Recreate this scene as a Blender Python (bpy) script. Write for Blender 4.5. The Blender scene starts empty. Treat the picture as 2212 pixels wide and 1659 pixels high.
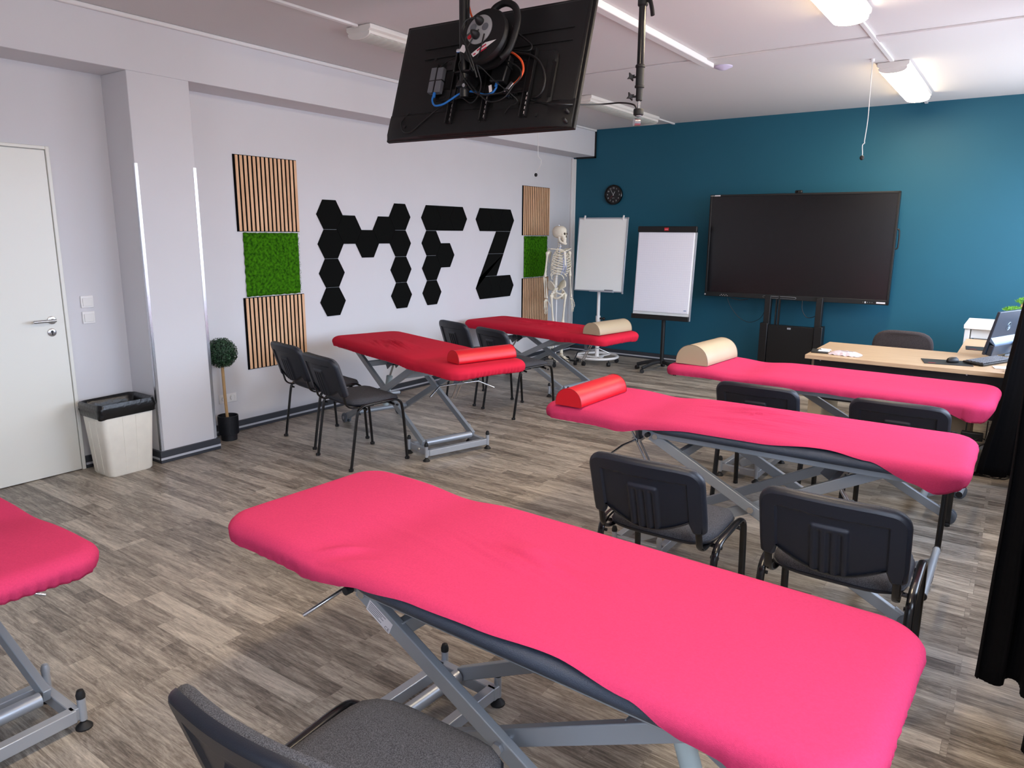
import bpy, bmesh, math, random
from mathutils import Vector, Matrix, Euler, noise
R = math.radians; PI = math.pi
SC = bpy.context.scene
COL = SC.collection
random.seed(7)

# ---------------- camera ----------------
F_PX = 1558.9; YAW = -0.6131; PITCH = -0.2059; ROLL = 0.0081
CAM = Vector((5.1978, 0.0, 1.6254))
_cy, _sy, _cp, _sp = math.cos(YAW), math.sin(YAW), math.cos(PITCH), math.sin(PITCH)
_F = Vector((_sy*_cp, _cy*_cp, _sp)); _R0 = Vector((_cy, -_sy, 0)); _U0 = _R0.cross(_F)
_Rt = _R0*math.cos(ROLL) + _U0*math.sin(ROLL); _Up = -_R0*math.sin(ROLL) + _U0*math.cos(ROLL)
cd = bpy.data.cameras.new('camera'); cam = bpy.data.objects.new('camera', cd); COL.objects.link(cam)
cd.sensor_fit = 'HORIZONTAL'; cd.sensor_width = 36.0; cd.lens = F_PX*36.0/2212.0; cd.clip_start = 0.05; cd.clip_end = 60
mw = Matrix((( _Rt.x, _Up.x, -_F.x, CAM.x), (_Rt.y, _Up.y, -_F.y, CAM.y), (_Rt.z, _Up.z, -_F.z, CAM.z), (0, 0, 0, 1)))
cam.matrix_world = mw
SC.camera = cam

# ---------------- view, world, daylight ----------------
SC.view_settings.view_transform = 'Standard'; SC.view_settings.look = 'None'
SC.view_settings.exposure = 0.96; SC.view_settings.gamma = 1.0; SC.view_settings.use_curve_mapping = False
SC.cycles.use_denoising = True
SC.cycles.max_bounces = 8; SC.cycles.diffuse_bounces = 5; SC.cycles.glossy_bounces = 4; SC.cycles.sample_clamp_indirect = 6.0
w = bpy.data.worlds.new('world'); SC.world = w; w.use_nodes = True
bg = w.node_tree.nodes['Background']; bg.inputs[0].default_value = (0.67, 0.80, 1.0, 1); bg.inputs[1].default_value = 5.4
# overcast sky above the horizon, dull ground below it
_tc = w.node_tree.nodes.new('ShaderNodeTexCoord'); _sp = w.node_tree.nodes.new('ShaderNodeSeparateXYZ'); _rp = w.node_tree.nodes.new('ShaderNodeValToRGB')
w.node_tree.links.new(_tc.outputs['Generated'], _sp.inputs[0]); w.node_tree.links.new(_sp.outputs[2], _rp.inputs[0]); w.node_tree.links.new(_rp.outputs[0], bg.inputs[0])
_rp.color_ramp.elements[0].position = 0.0; _rp.color_ramp.elements[0].color = (.46, .49, .56, 1); _rp.color_ramp.elements[1].position = .03; _rp.color_ramp.elements[1].color = (.67, .79, 1.0, 1)
bg.inputs[1].default_value = 6.2
LAMP_POWER = 22.0
XW = 5.80          # right wall
YB = -2.4          # wall behind the camera
H = 2.97; D = 8.803; BX = 0.3256; ZB = 2.632
WINS = [(0.2, 1.7), (3.1, 5.1), (5.5, 8.4)]; WZ0, WZ1 = 0.92, 2.55
ADDED_WINS = [(4.0, 5.3)]   # assumed unseen window behind the camera, added for frontal daylight
for i, (a, b) in enumerate(ADDED_WINS):
    ld = bpy.data.lights.new('window_portal', 'AREA'); ld.shape = 'RECTANGLE'; ld.size = b-a; ld.size_y = WZ1-WZ0
    ld.cycles.is_portal = True
    lo = bpy.data.objects.new('window_portal', ld); COL.objects.link(lo)
    lo.location = ((a+b)/2, YB-0.12, (WZ0+WZ1)/2); lo.rotation_euler = Matrix(((1, 0, 0), (0, 0, -1), (0, 1, 0))).to_euler()   # local -z -> +y
for i, (a, b) in enumerate(WINS):
    ld = bpy.data.lights.new('window_portal', 'AREA'); ld.shape = 'RECTANGLE'; ld.size = b-a; ld.size_y = WZ1-WZ0
    ld.cycles.is_portal = True
    lo = bpy.data.objects.new('window_portal', ld); COL.objects.link(lo)
    lo.location = (XW+0.12, (a+b)/2, (WZ0+WZ1)/2)
    lo.rotation_euler = Matrix(((0, 0, 1), (1, 0, 0), (0, 1, 0))).to_euler()   # local -z -> -x

# ---------------- materials ----------------
def srgb(h):
    if isinstance(h, str):
        c = [int(h[i:i+2], 16)/255 for i in (0, 2, 4)]
    else:
        c = [v/255 for v in h]
    return tuple((v/12.92 if v <= .04045 else ((v+.055)/1.055)**2.4) for v in c) + (1,)
def mat(name, col, rough=.5, metal=0, spec=.5, noise_amt=0, noise_scale=40, bump=0, bump_scale=200, sheen=0, coat=0, stretch=None, emit=None, emit_s=0, trans=0, alpha=1, dark=None):
    m = bpy.data.materials.new(name); m.use_nodes = True; nt = m.node_tree; b = nt.nodes['Principled BSDF']
    c = srgb(col)
    b.inputs['Base Color'].default_value = c; b.inputs['Roughness'].default_value = rough; b.inputs['Metallic'].default_value = metal
    b.inputs['Specular IOR Level'].default_value = spec
    if sheen: b.inputs['Sheen Weight'].default_value = sheen; b.inputs['Sheen Roughness'].default_value = .4
    if coat: b.inputs['Coat Weight'].default_value = coat
    if emit: b.inputs['Emission Color'].default_value = srgb(emit); b.inputs['Emission Strength'].default_value = emit_s
    if trans: b.inputs['Transmission Weight'].default_value = trans
    if alpha < 1: b.inputs['Alpha'].default_value = alpha
    if noise_amt or bump or dark:
        tc = nt.nodes.new('ShaderNodeTexCoord'); mp = nt.nodes.new('ShaderNodeMapping'); nt.links.new(tc.outputs['Object'], mp.inputs[0])
        if stretch: mp.inputs['Scale'].default_value = stretch
    if noise_amt or dark:
        n = nt.nodes.new('ShaderNodeTexNoise'); n.inputs['Scale'].default_value = noise_scale; n.inputs['Detail'].default_value = 5
        nt.links.new(mp.outputs[0], n.inputs[0])
        mx = nt.nodes.new('ShaderNodeMix'); mx.data_type = 'RGBA'
        d = srgb(dark) if dark else tuple(v*(1-noise_amt) for v in c[:3]) + (1,)
        l = c if dark else tuple(min(1, v*(1+noise_amt)) for v in c[:3]) + (1,)
        mx.inputs[6].default_value = d; mx.inputs[7].default_value = l
        rp = nt.nodes.new('ShaderNodeMapRange'); rp.inputs[1].default_value = .3; rp.inputs[2].default_value = .7
        nt.links.new(n.outputs[0], rp.inputs[0]); nt.links.new(rp.outputs[0], mx.inputs[0]); nt.links.new(mx.outputs[2], b.inputs['Base Color'])
    if bump:
        n2 = nt.nodes.new('ShaderNodeTexNoise'); n2.inputs['Scale'].default_value = bump_scale; n2.inputs['Detail'].default_value = 3
        nt.links.new(mp.outputs[0], n2.inputs[0])
        bp = nt.nodes.new('ShaderNodeBump'); bp.inputs['Strength'].default_value = bump; bp.inputs['Distance'].default_value = .01
        nt.links.new(n2.outputs[0], bp.inputs['Height']); nt.links.new(bp.outputs[0], b.inputs['Normal'])
    return m
M = {}
M['wall'] = mat('white_wall_paint', (212, 211, 214), .85, noise_amt=.012, noise_scale=3, bump=.06, bump_scale=350)
M['ceiling'] = mat('ceiling_paint', (214, 211, 210), .9, bump=.04, bump_scale=300)
M['teal'] = mat('teal_wall_paint', (10, 86, 108), .62, noise_amt=.03, noise_scale=2, bump=.05, bump_scale=350)
M['trim_white'] = mat('white_plastic', (232, 230, 228), .4)
M['door'] = mat('cream_door_lacquer', (232, 232, 224), .38)
M['steel'] = mat('brushed_steel', (190, 190, 192), .28, 1)
M['alu'] = mat('polished_aluminium', (215, 216, 220), .25, 1)
M['base_dark'] = mat('anthracite_baseboard', (52, 55, 62), .45)
M['base_stripe'] = mat('light_grey_stripe', (185, 188, 196), .4)
M['black_edge'] = mat('black_trim_paint', (12, 13, 15), .5)
M['cover'] = mat('lit_red_terry_cloth', (198, 58, 98), .95, spec=.08, noise_amt=.06, noise_scale=170, bump=.3, bump_scale=650)  # pink of the lamp and sky light is mixed into this red
M['cover_dim'] = mat('dim_red_stretch_cloth', (202, 36, 60), .9, spec=.12, noise_amt=.03, noise_scale=300, bump=.12, bump_scale=1100)  # same red cloth, toned darker for the tables beneath unlit lamps
M['vinyl_pad'] = mat('anthracite_vinyl', (58, 65, 78), .45, bump=.35, bump_scale=420)
M['vinyl_red'] = mat('red_vinyl', (200, 12, 30), .42, bump=.06, bump_scale=600)
M['vinyl_beige'] = mat('beige_vinyl', (178, 160, 132), .5, bump=.06, bump_scale=600)
M['seam_r'] = mat('dark_red_seam', (140, 8, 24), .7); M['seam_b'] = mat('grey_seam', (110, 96, 84), .7)
M['silver'] = mat('silver_powder_coat', (160, 166, 172), .42, .35)
M['silver_l'] = mat('light_silver_paint', (176, 181, 188), .38, .5)
M['rubber'] = mat('black_rubber', (18, 18, 20), .6); M['grey_rub'] = mat('grey_wheel_rubber', (92, 98, 106), .55)
M['chrome'] = mat('chrome', (220, 222, 226), .12, 1)
M['plastic'] = mat('black_chair_plastic', (22, 26, 36), .42, bump=.12, bump_scale=500)
M['frame_blk'] = mat('black_gloss_enamel', (12, 12, 14), .22, spec=.6)
M['seat_fab'] = mat('grey_melange_fabric', (96, 96, 100), .95, spec=.1, noise_scale=420, dark=(44, 44, 48), bump=.3, bump_scale=500)
M['seat_blk'] = mat('dark_grey_fabric', (92, 84, 84), .95, spec=.1, noise_scale=420, dark=(44, 43, 46), bump=.3, bump_scale=500)
M['oak'] = mat('oak_slat_veneer', (236, 192, 152), .6, noise_scale=6, dark=(208, 160, 120), stretch=(6, 6, .7))
M['felt'] = mat('black_felt', (16, 17, 16), .98, spec=.08, noise_amt=.3, noise_scale=500)
M['felt_back'] = mat('black_panel_felt', (10, 10, 11), .98, spec=.05)
M['moss'] = mat('green_moss', (74, 142, 16), .95, spec=.1, noise_scale=45, dark=(26, 66, 8), bump=.6, bump_scale=220)
M['desk'] = mat('light_oak_laminate', (188, 160, 128), .42, noise_scale=9, dark=(170, 142, 110), stretch=(.6, 9, 9))
M['desk_edge'] = mat('desk_edge_band', (190, 170, 158), .5)
M['desk_blk'] = mat('black_laminate', (16, 15, 17), .5)
M['white_lam'] = mat('white_laminate', (232, 230, 226), .4)
M['tv_back'] = mat('matt_black_tv_plastic', (15, 14, 15), .5, spec=.35, bump=.05, bump_scale=700)
M['tv_dark'] = mat('black_tv_recess', (9, 9, 10), .6)
M['tv_mount'] = mat('black_steel_mount', (14, 14, 16), .38)
M['screen'] = mat('dark_screen_glass', (14, 13, 15), .22, spec=.6)
M['cyl'] = mat('pale_green_grey_cylinder', (186, 200, 200), .35)
M['black'] = mat('plain_black', (10, 10, 11), .5); M['black_gloss'] = mat('glossy_black', (8, 8, 9), .15)
M['cable'] = mat('black_cable', (12, 12, 13), .45); M['cable_b'] = mat('blue_network_cable', (30, 110, 190), .4)
M['cable_o'] = mat('orange_network_cable', (236, 92, 48), .45); M['cable_w'] = mat('white_cord', (225, 225, 222), .5)
M['sticker'] = mat('white_sticker', (225, 220, 222), .5); M['pinkred'] = mat('crimson_print', (190, 24, 60), .5)
M['grey_pl'] = mat('grey_plastic', (150, 150, 152), .5); M['mid_pl'] = mat('middle_grey_plastic', (96, 98, 104), .45)
M['wb'] = mat('whiteboard_enamel', (238, 241, 238), .25); M['paper'] = mat('flipchart_paper', (238, 238, 246), .8)
M['grid'] = mat('pale_grid_print', (222, 223, 234), .8); M['blue_ink'] = mat('blue_print', (90, 130, 180), .7)
M['bone'] = mat('bone_plastic', (228, 220, 200), .5, noise_amt=.05, noise_scale=25)
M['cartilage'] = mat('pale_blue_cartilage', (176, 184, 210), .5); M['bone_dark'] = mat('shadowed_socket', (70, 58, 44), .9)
M['bin'] = mat('dirty_white_plastic', (240, 236, 224), .42, noise_amt=.03, noise_scale=14)
M['bag'] = mat('black_bin_liner', (8, 8, 9), .30, spec=.5, bump=.25, bump_scale=40)
M['leaf'] = mat('boxwood_leaf', (44, 82, 50), .55, noise_scale=30, dark=(20, 44, 26))
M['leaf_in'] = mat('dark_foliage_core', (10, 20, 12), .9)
M['stem'] = mat('bamboo_stem', (196, 158, 108), .6, noise_amt=.1, noise_scale=20)
M['pot'] = mat('black_ribbed_pot', (22, 24, 30), .5); M['soil'] = mat('dark_soil', (30, 24, 18), .95)
M['pine'] = mat('bright_green_needles', (130, 190, 50), .7, noise_scale=60, dark=(60, 120, 24))
M['curtain'] = mat('black_curtain_cloth', (13, 12, 14), .9, spec=.12, noise_amt=.1, noise_scale=90, bump=.15, bump_scale=700)
M['lamp_off'] = mat('unlit_lamp_louvre', (196, 198, 190), .5)
M['lamp_body'] = mat('white_lamp_housing', (222, 218, 212), .45)
M['lamp_on'] = mat('lit_lamp_diffuser', (255, 250, 238), .5, emit=(255, 232, 196), emit_s=LAMP_POWER)
M['sensor'] = mat('lilac_white_sensor', (214, 206, 232), .4)
M['clock_face'] = mat('charcoal_dial', (24, 24, 27), .5); M['white_ink'] = mat('white_print', (220, 220, 220), .6)
M['red_ink'] = mat('red_logo', (200, 20, 36), .5)
M['mon'] = mat('dark_blue_grey_monitor', (44, 54, 68), .4); M['mon_l'] = mat('lighter_monitor_strip', (84, 104, 128), .35)
M['logo'] = mat('grey_logo_metal', (150, 166, 180), .3, .6)
M['off_cloth'] = mat('pinkish_white_plastic_bag', (206, 188, 192), .35, bump=.3, bump_scale=60)
M['screw'] = mat('bright_screw', (215, 215, 220), .25, 1)
M['radiator'] = mat('window_frame_white', (225, 225, 225), .4)

def floor_material():
    m = bpy.data.materials.new('weathered_wood_vinyl_floor'); m.use_nodes = True; nt = m.node_tree; N = nt.nodes; Lk = nt.links
    b = N['Principled BSDF']; tc = N.new('ShaderNodeTexCoord')
    def brick(wd, ht, off, freq, seed):
        mp = N.new('ShaderNodeMapping'); mp.inputs['Location'].default_value = seed; Lk.new(tc.outputs['Object'], mp.inputs[0])
        t = N.new('ShaderNodeTexBrick'); Lk.new(mp.outputs[0], t.inputs[0])
        t.offset = off; t.offset_frequency = freq; t.squash = 1; t.inputs['Scale'].default_value = 1
        t.inputs['Brick Width'].default_value = wd; t.inputs['Row Height'].default_value = ht; t.inputs['Mortar Size'].default_value = .0007
        t.inputs['Mortar Smooth'].default_value = .3; t.inputs['Color1'].default_value = (0, 0, 0, 1); t.inputs['Color2'].default_value = (1, 1, 1, 1); t.inputs['Mortar'].default_value = (.3, .3, .3, 1)
        return t
    b1 = brick(.92, .0875, .39, 2, (0, 0, 0)); b2 = brick(.61, .0875, .27, 3, (.31, 0, 0))
    ad = N.new('ShaderNodeMath'); ad.operation = 'ADD'; Lk.new(b1.outputs['Color'], ad.inputs[0]); Lk.new(b2.outputs['Color'], ad.inputs[1])
    # grain: noise stretched along the plank, shifted per plank
    cb = N.new('ShaderNodeCombineXYZ'); Lk.new(ad.outputs[0], cb.inputs[2])
    vm = N.new('ShaderNodeVectorMath'); vm.operation = 'MULTIPLY_ADD'; Lk.new(cb.outputs[0], vm.inputs[0]); vm.inputs[1].default_value = (9, 9, 9); Lk.new(tc.outputs['Object'], vm.inputs[2])
    def grain(scale, st, det, rgh, dist=0):
        mp = N.new('ShaderNodeMapping'); mp.inputs['Scale'].default_value = st; Lk.new(vm.outputs[0], mp.inputs[0])
        n = N.new('ShaderNodeTexNoise'); n.inputs['Scale'].default_value = scale; n.inputs['Detail'].default_value = det; n.inputs['Roughness'].default_value = rgh; n.inputs['Distortion'].default_value = dist
        Lk.new(mp.outputs[0], n.inputs[0]); return n
    g1 = grain(4, (1, 14, 1), 8, .78, 1.2); g2 = grain(24, (1, 11, 1), 6, .8, .3); g3 = grain(2.6, (1, 5.0, 1), 7, .72, 1.4)
    def mth(op, a, bb):
        x = N.new('ShaderNodeMath'); x.operation = op
        for i, v in enumerate((a, bb)):
            if isinstance(v, (int, float)): x.inputs[i].default_value = v
            else: Lk.new(v, x.inputs[i])
        return x.outputs[0]
    v = mth('MULTIPLY', ad.outputs[0], .15)
    v = mth('ADD', v, mth('MULTIPLY', g1.outputs[0], .95)); v = mth('ADD', v, mth('MULTIPLY', g2.outputs[0], .50)); v = mth('ADD', v, mth('MULTIPLY', g3.outputs[0], .70))
    v = mth('SUBTRACT', v, .73)
    cr = N.new('ShaderNodeValToRGB'); Lk.new(v, cr.inputs[0]); e = cr.color_ramp.elements
    e[0].position = .28; e[0].color = srgb((88, 79, 70)); e[1].position = .76; e[1].color = srgb((206, 196, 180))
    x = e.new(.42); x.color = srgb((130, 120, 108)); x = e.new(.55); x.color = srgb((164, 154, 141))
    mx = N.new('ShaderNodeMix'); mx.data_type = 'RGBA'; mx.inputs[7].default_value = srgb((84, 76, 70)); Lk.new(cr.outputs[0], mx.inputs[6]); Lk.new(mth('MULTIPLY', b1.outputs['Fac'], .55), mx.inputs[0])
    Lk.new(mx.outputs[2], b.inputs['Base Color']); b.inputs['Roughness'].default_value = .38; b.inputs['Specular IOR Level'].default_value = .5
    bp = N.new('ShaderNodeBump'); bp.inputs['Strength'].default_value = .12; bp.inputs['Distance'].default_value = .004; Lk.new(g1.outputs[0], bp.inputs['Height']); Lk.new(bp.outputs[0], b.inputs['Normal'])
    return m
M['floor'] = floor_material()

# ---------------- mesh builder ----------------
class MB:
    def __init__(s, T=None): s.bm = bmesh.new(); s.T = T
    def v(s, p): return s.bm.verts.new(s.T @ Vector(p) if s.T else Vector(p))
    def f(s, vs):
        try: return s.bm.faces.new(vs)
        except ValueError: return None
    def hexa(s, c):  # 8 corners: bottom ring, top ring
        q = [s.v(p) for p in c]
        for i in ((3, 2, 1, 0), (4, 5, 6, 7), (0, 1, 5, 4), (1, 2, 6, 5), (2, 3, 7, 6), (3, 0, 4, 7)): s.f([q[k] for k in i])
        return s
    def box(s, c, d, rot=None):
        r = Euler(rot).to_matrix() if rot is not None else Matrix.Identity(3); c = Vector(c)
        return s.hexa([c + r @ Vector((x*d[0]/2, y*d[1]/2, z*d[2]/2)) for z in (-1, 1) for x, y in ((-1, -1), (1, -1), (1, 1), (-1, 1))])
    def b2(s, lo, hi): return s.box([(a+b)/2 for a, b in zip(lo, hi)], [abs(b-a) for a, b in zip(lo, hi)])
    def bar(s, a, b, w, h, up=(0, 0, 1)):
        a = Vector(a); b = Vector(b); d = (b-a).normalized(); x = d.cross(Vector(up)).normalized(); y = x.cross(d)
        return s.hexa([p + x*i*w/2 + y*j*h/2 for p in (a, b) for i, j in ((-1, -1), (1, -1), (1, 1), (-1, 1))])
    def rings(s, rs, cap=True, close=False):
        L = [[s.v(p) for p in r] for r in rs]; n = len(L[0])
        for a, b in zip(L, L[1:] + ([L[0]] if close else [])):
            for i in range(n): s.f([a[i], a[(i+1) % n], b[(i+1) % n], b[i]])
        if cap and not close: s.f(L[0][::-1]); s.f(L[-1])
        return s
    def tube(s, pts, r, n=8, k=0, closed=False, flat=None, up=None, cap=True):
        pts = [Vector(p) for p in pts]
        if k: pts = smooth(pts, k, closed)
        m = len(pts); ux = None; rs = []
        for i, p in enumerate(pts):
            a = pts[i-1] if (i or closed) else p; b = pts[(i+1) % m] if (i < m-1 or closed) else p
            t = (b-a).normalized()
            if ux is None:
                ref = Vector(up) if up else (Vector((0, 0, 1)) if abs(t.z) < .9 else Vector((1, 0, 0)))
                ux = t.cross(ref).normalized()
            else: ux = (ux - t*ux.dot(t)).normalized()
            uy = t.cross(ux); rr = r[i*len(r)//m] if isinstance(r, (list, tuple)) else r
            fl = flat or 1
            rs.append([p + ux*math.cos(2*PI*j/n)*rr + uy*math.sin(2*PI*j/n)*rr*fl for j in range(n)])
        return s.rings(rs, cap, closed)
    def cyl(s, a, b, r, n=16, r2=None):
        a = Vector(a); b = Vector(b); t = (b-a).normalized(); ref = Vector((0, 0, 1)) if abs(t.z) < .9 else Vector((1, 0, 0)); x = t.cross(ref).normalized(); y = t.cross(x); r2 = r if r2 is None else r2
        return s.rings([[p + (x*math.cos(2*PI*j/n) + y*math.sin(2*PI*j/n))*q for j in range(n)] for p, q in ((a, r), (b, r2))])
    def lathe(s, prof, c=(0, 0, 0), n=20, M3=None, cap=True):
        c = Vector(c); M3 = M3 or Matrix.Identity(3)
        return s.rings([[c + M3 @ Vector((r*math.cos(2*PI*j/n), r*math.sin(2*PI*j/n), z)) for j in range(n)] for r, z in prof], cap)
    def sph(s, c, r, n=12, m=8, M3=None):
        if not isinstance(r, (tuple, list)): r = (r, r, r)
        c = Vector(c); M3 = M3 or Matrix.Identity(3); rs = []
        for i in range(m+1):
            a = -PI/2*.985 + PI*.985*i/m
            rs.append([c + M3 @ Vector((r[0]*math.cos(a)*math.cos(2*PI*j/n), r[1]*math.cos(a)*math.sin(2*PI*j/n), r[2]*math.sin(a))) for j in range(n)])
        return s.rings(rs)
    def prism(s, poly, d, M4=None):   # polygon in local xy, extruded 0..d in z
        M4 = M4 or Matrix.Identity(4); a = [M4 @ Vector((x, y, 0)) for x, y in poly]; b = [M4 @ Vector((x, y, d)) for x, y in poly]
        return s.rings([a, b])
    def grid(s, fn, nu, nv, flip=False):
        g = [[s.v(fn(i/nu, j/nv)) for j in range(nv+1)] for i in range(nu+1)]
        for i in range(nu):
            for j in range(nv):
                q = [g[i][j], g[i+1][j], g[i+1][j+1], g[i][j+1]]; s.f(q[::-1] if flip else q)
        return s
    def text(s, t, size, M4, d=.0008, align='CENTER'):
        vs, fs = text_data(t, align)
        q = [s.v(M4 @ Vector((x*size, y*size, d))) for x, y, z in vs]
        for f in fs: s.f([q[i] for i in f])
        return s
    def build(s, name, m, parent=None, bevel=0, seg=2, ang=35, sub=0, flat=False, solid=0, world=False, recalc=True):
        if recalc: bmesh.ops.recalc_face_normals(s.bm, faces=s.bm.faces)
        if world and parent:
            s.bm.transform(parent_matrix(parent).inverted())
        me = bpy.data.meshes.new(name); s.bm.to_mesh(me); s.bm.free()
        o = bpy.data.objects.new(name, me); COL.objects.link(o); me.materials.append(M[m] if isinstance(m, str) else m)
        if parent: o.parent = parent
        if not flat: me.shade_smooth(); me.set_sharp_from_angle(angle=R(ang))
        if solid:
            q = o.modifiers.new('thickness', 'SOLIDIFY'); q.thickness = solid; q.offset = 0
        if bevel:
            q = o.modifiers.new('bevel', 'BEVEL'); q.width = bevel; q.segments = seg; q.limit_method = 'ANGLE'; q.angle_limit = R(40)
        if sub:
            q = o.modifiers.new('subdivision', 'SUBSURF'); q.levels = q.render_levels = sub
        return o
_txt = {}
def text_data(t, align):
    if (t, align) not in _txt:
        cu = bpy.data.curves.new('text', 'FONT'); cu.body = t; cu.align_x = align; cu.align_y = 'CENTER'; cu.resolution_u = 3
        ob = bpy.data.objects.new('text', cu); COL.objects.link(ob)
        dg = bpy.context.evaluated_depsgraph_get(); me = ob.evaluated_get(dg).to_mesh()
        _txt[(t, align)] = ([tuple(v.co) for v in me.vertices], [tuple(p.vertices) for p in me.polygons])
        ob.evaluated_get(dg).to_mesh_clear(); bpy.data.objects.remove(ob); bpy.data.curves.remove(cu)
    return _txt[(t, align)]
def smooth(P, k, closed=False):
    out = []; n = len(P)
    for i in range(n if closed else n-1):
        g = (lambda j: P[j % n]) if closed else (lambda j: P[max(0, min(n-1, j))])
        p0, p1, p2, p3 = g(i-1), g(i), g(i+1), g(i+2)
        for j in range(k):
            t = j/k; out.append(.5*((2*p1) + (p2-p0)*t + (2*p0-5*p1+4*p2-p3)*t*t + (3*p1-p0-3*p2+p3)*t**3))
    if not closed: out.append(P[-1])
    return out
def parent_matrix(o):
    m = Matrix.LocRotScale(o.location, o.rotation_euler, o.scale)
    return parent_matrix(o.parent) @ m if o.parent else m
def tag(o, label, cat, group=None):
    o['label'] = label; o['category'] = cat
    if group: o['group'] = group
    return o
def thing(name, label, cat, loc=(0, 0, 0), rz=0, group=None):
    o = bpy.data.objects.new(name, None); COL.objects.link(o); o.empty_display_size = .1
    o.location = loc; o.rotation_euler = (0, 0, R(rz)); return tag(o, label, cat, group)
def struct(o): o['kind'] = 'structure'; return o
def kids(o): return [c for c in bpy.data.objects if c.parent == o]
def copy_tree(o, parent=None):
    c = o.copy(); COL.objects.link(c); c.parent = parent
    for k in kids(o):
        if k is not c: copy_tree(k, c)
    return c
def place(o, loc, rz, label): o.location = loc; o.rotation_euler = (0, 0, R(rz)); o['label'] = label; return o
def frame(o, x, y):  # 4x4 with origin o, x and y axes
    x = Vector(x).normalized(); y = Vector(y).normalized(); z = x.cross(y)
    return Matrix(((x.x, y.x, z.x, o[0]), (x.y, y.y, z.y, o[1]), (x.z, y.z, z.z, o[2]), (0, 0, 0, 1)))

# ---------------- the room ----------------
struct(MB().b2((-.3, YB, -.1), (XW+.2, D, 0)).build('floor', 'floor'))
struct(MB().b2((-.3, YB, H), (XW+.2, D, H+.12)).build('ceiling', 'ceiling'))
YP1, YP2 = 2.598, 3.0285
wl = MB().b2((-.3, YB, 0), (0, D, H))                 # recessed plane
wl.b2((0, YB, ZB), (BX, D, H)); wl.b2((0, YP1, 0), (BX, YP2, ZB)); wl.b2((0, YB, 0), (BX, -1.5, ZB))
wl = struct(wl.build('wall_left', 'wall', bevel=.004))
struct(MB().b2((-.3, D, 0), (XW+.2, D+.2, H)).build('wall_back', 'teal'))
wf = MB(); xs_ = [-.3] + [v for ab in ADDED_WINS for v in ab] + [XW+.2]
wf.b2((-.3, YB-.2, 0), (XW+.2, YB, WZ0)); wf.b2((-.3, YB-.2, WZ1), (XW+.2, YB, H))
for i in range(0, len(xs_), 2): wf.b2((xs_[i], YB-.2, WZ0), (xs_[i+1], YB, WZ1))
struct(wf.build('wall_front', 'wall'))
for i, (a, b) in enumerate(ADDED_WINS):
    f = MB()
    for x in (a+.03, (a+b)/2, b-.03): f.b2((x-.03, YB-.1, WZ0), (x+.03, YB-.05, WZ1))
    for z in (WZ0+.03, WZ1-.03): f.b2((a, YB-.1, z-.03), (b, YB-.05, z+.03))
    o = struct(f.build('window_%d' % (i+4), 'radiator', bevel=.004)); MB().b2((a-.05, YB-.05, WZ0-.035), (b+.05, YB+.14, WZ0-.002)).build('window_sill', 'radiator', o, bevel=.006)  # unseen window, added to let in light from behind
wr = MB(); ys = [YB] + [v for ab in WINS for v in ab] + [D]
wr.b2((XW, YB, 0), (XW+.2, D, WZ0)); wr.b2((XW, YB, WZ1), (XW+.2, D, H))
for i in range(0, len(ys), 2): wr.b2((XW, ys[i], WZ0), (XW+.2, ys[i+1], WZ1))
struct(wr.build('wall_right', 'wall'))
for i, (a, b) in enumerate(WINS):
    f = MB(); c = (a+b)/2
    for y in (a+.03, c, b-.03): f.b2((XW+.05, y-.03, WZ0), (XW+.1, y+.03, WZ1))
    for z in (WZ0+.03, WZ1-.03): f.b2((XW+.05, a, z-.03), (XW+.1, b, z+.03))
    o = struct(f.build('window_%d' % (i+1), 'radiator', bevel=.004))
    MB().b2((XW-.14, a-.05, WZ0-.035), (XW+.05, b+.05, WZ0-.002)).build('window_sill', 'radiator', o, bevel=.006)
# baseboards: anthracite profile with a pale stripe
def baseboard(name, a, b, nrm):
    a = Vector(a); b = Vector(b); n = Vector(nrm); r = None
    def strip(z0, z1, t):
        q = MB(); P = [a, b, b+n*t, a+n*t]
        return q.hexa([Vector((p.x, p.y, z0)) for p in P] + [Vector((p.x, p.y, z1)) for p in P])
    o = struct(strip(.001, .086, .02).build(name, 'base_dark', bevel=.002))
    strip(.024, .040, .0215).build('pale_stripe', 'base_stripe', o)
    return o
baseboard('baseboard_left', (0, YP2, 0), (0, D, 0), (1, 0, 0))
baseboard('baseboard_left', (BX, YP1-.02, 0), (BX, YP2+.02, 0), (1, 0, 0))
baseboard('baseboard_left', (0, YP1, 0), (BX, YP1, 0), (0, -1, 0)); baseboard('baseboard_left', (0, YP2, 0), (BX, YP2, 0), (0, 1, 0))
baseboard('baseboard_left', (0, 2.222, 0), (0, YP1, 0), (1, 0, 0)); baseboard('baseboard_left', (0, -1.5, 0), (0, 1.15, 0), (1, 0, 0))
baseboard('baseboard_back', (0, D, 0), (XW, D, 0), (0, -1, 0)); baseboard('baseboard_front', (0, YB, 0), (XW, YB, 0), (0, 1, 0)); baseboard('baseboard_right', (XW, YB, 0), (XW, D, 0), (-1, 0, 0))
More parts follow.
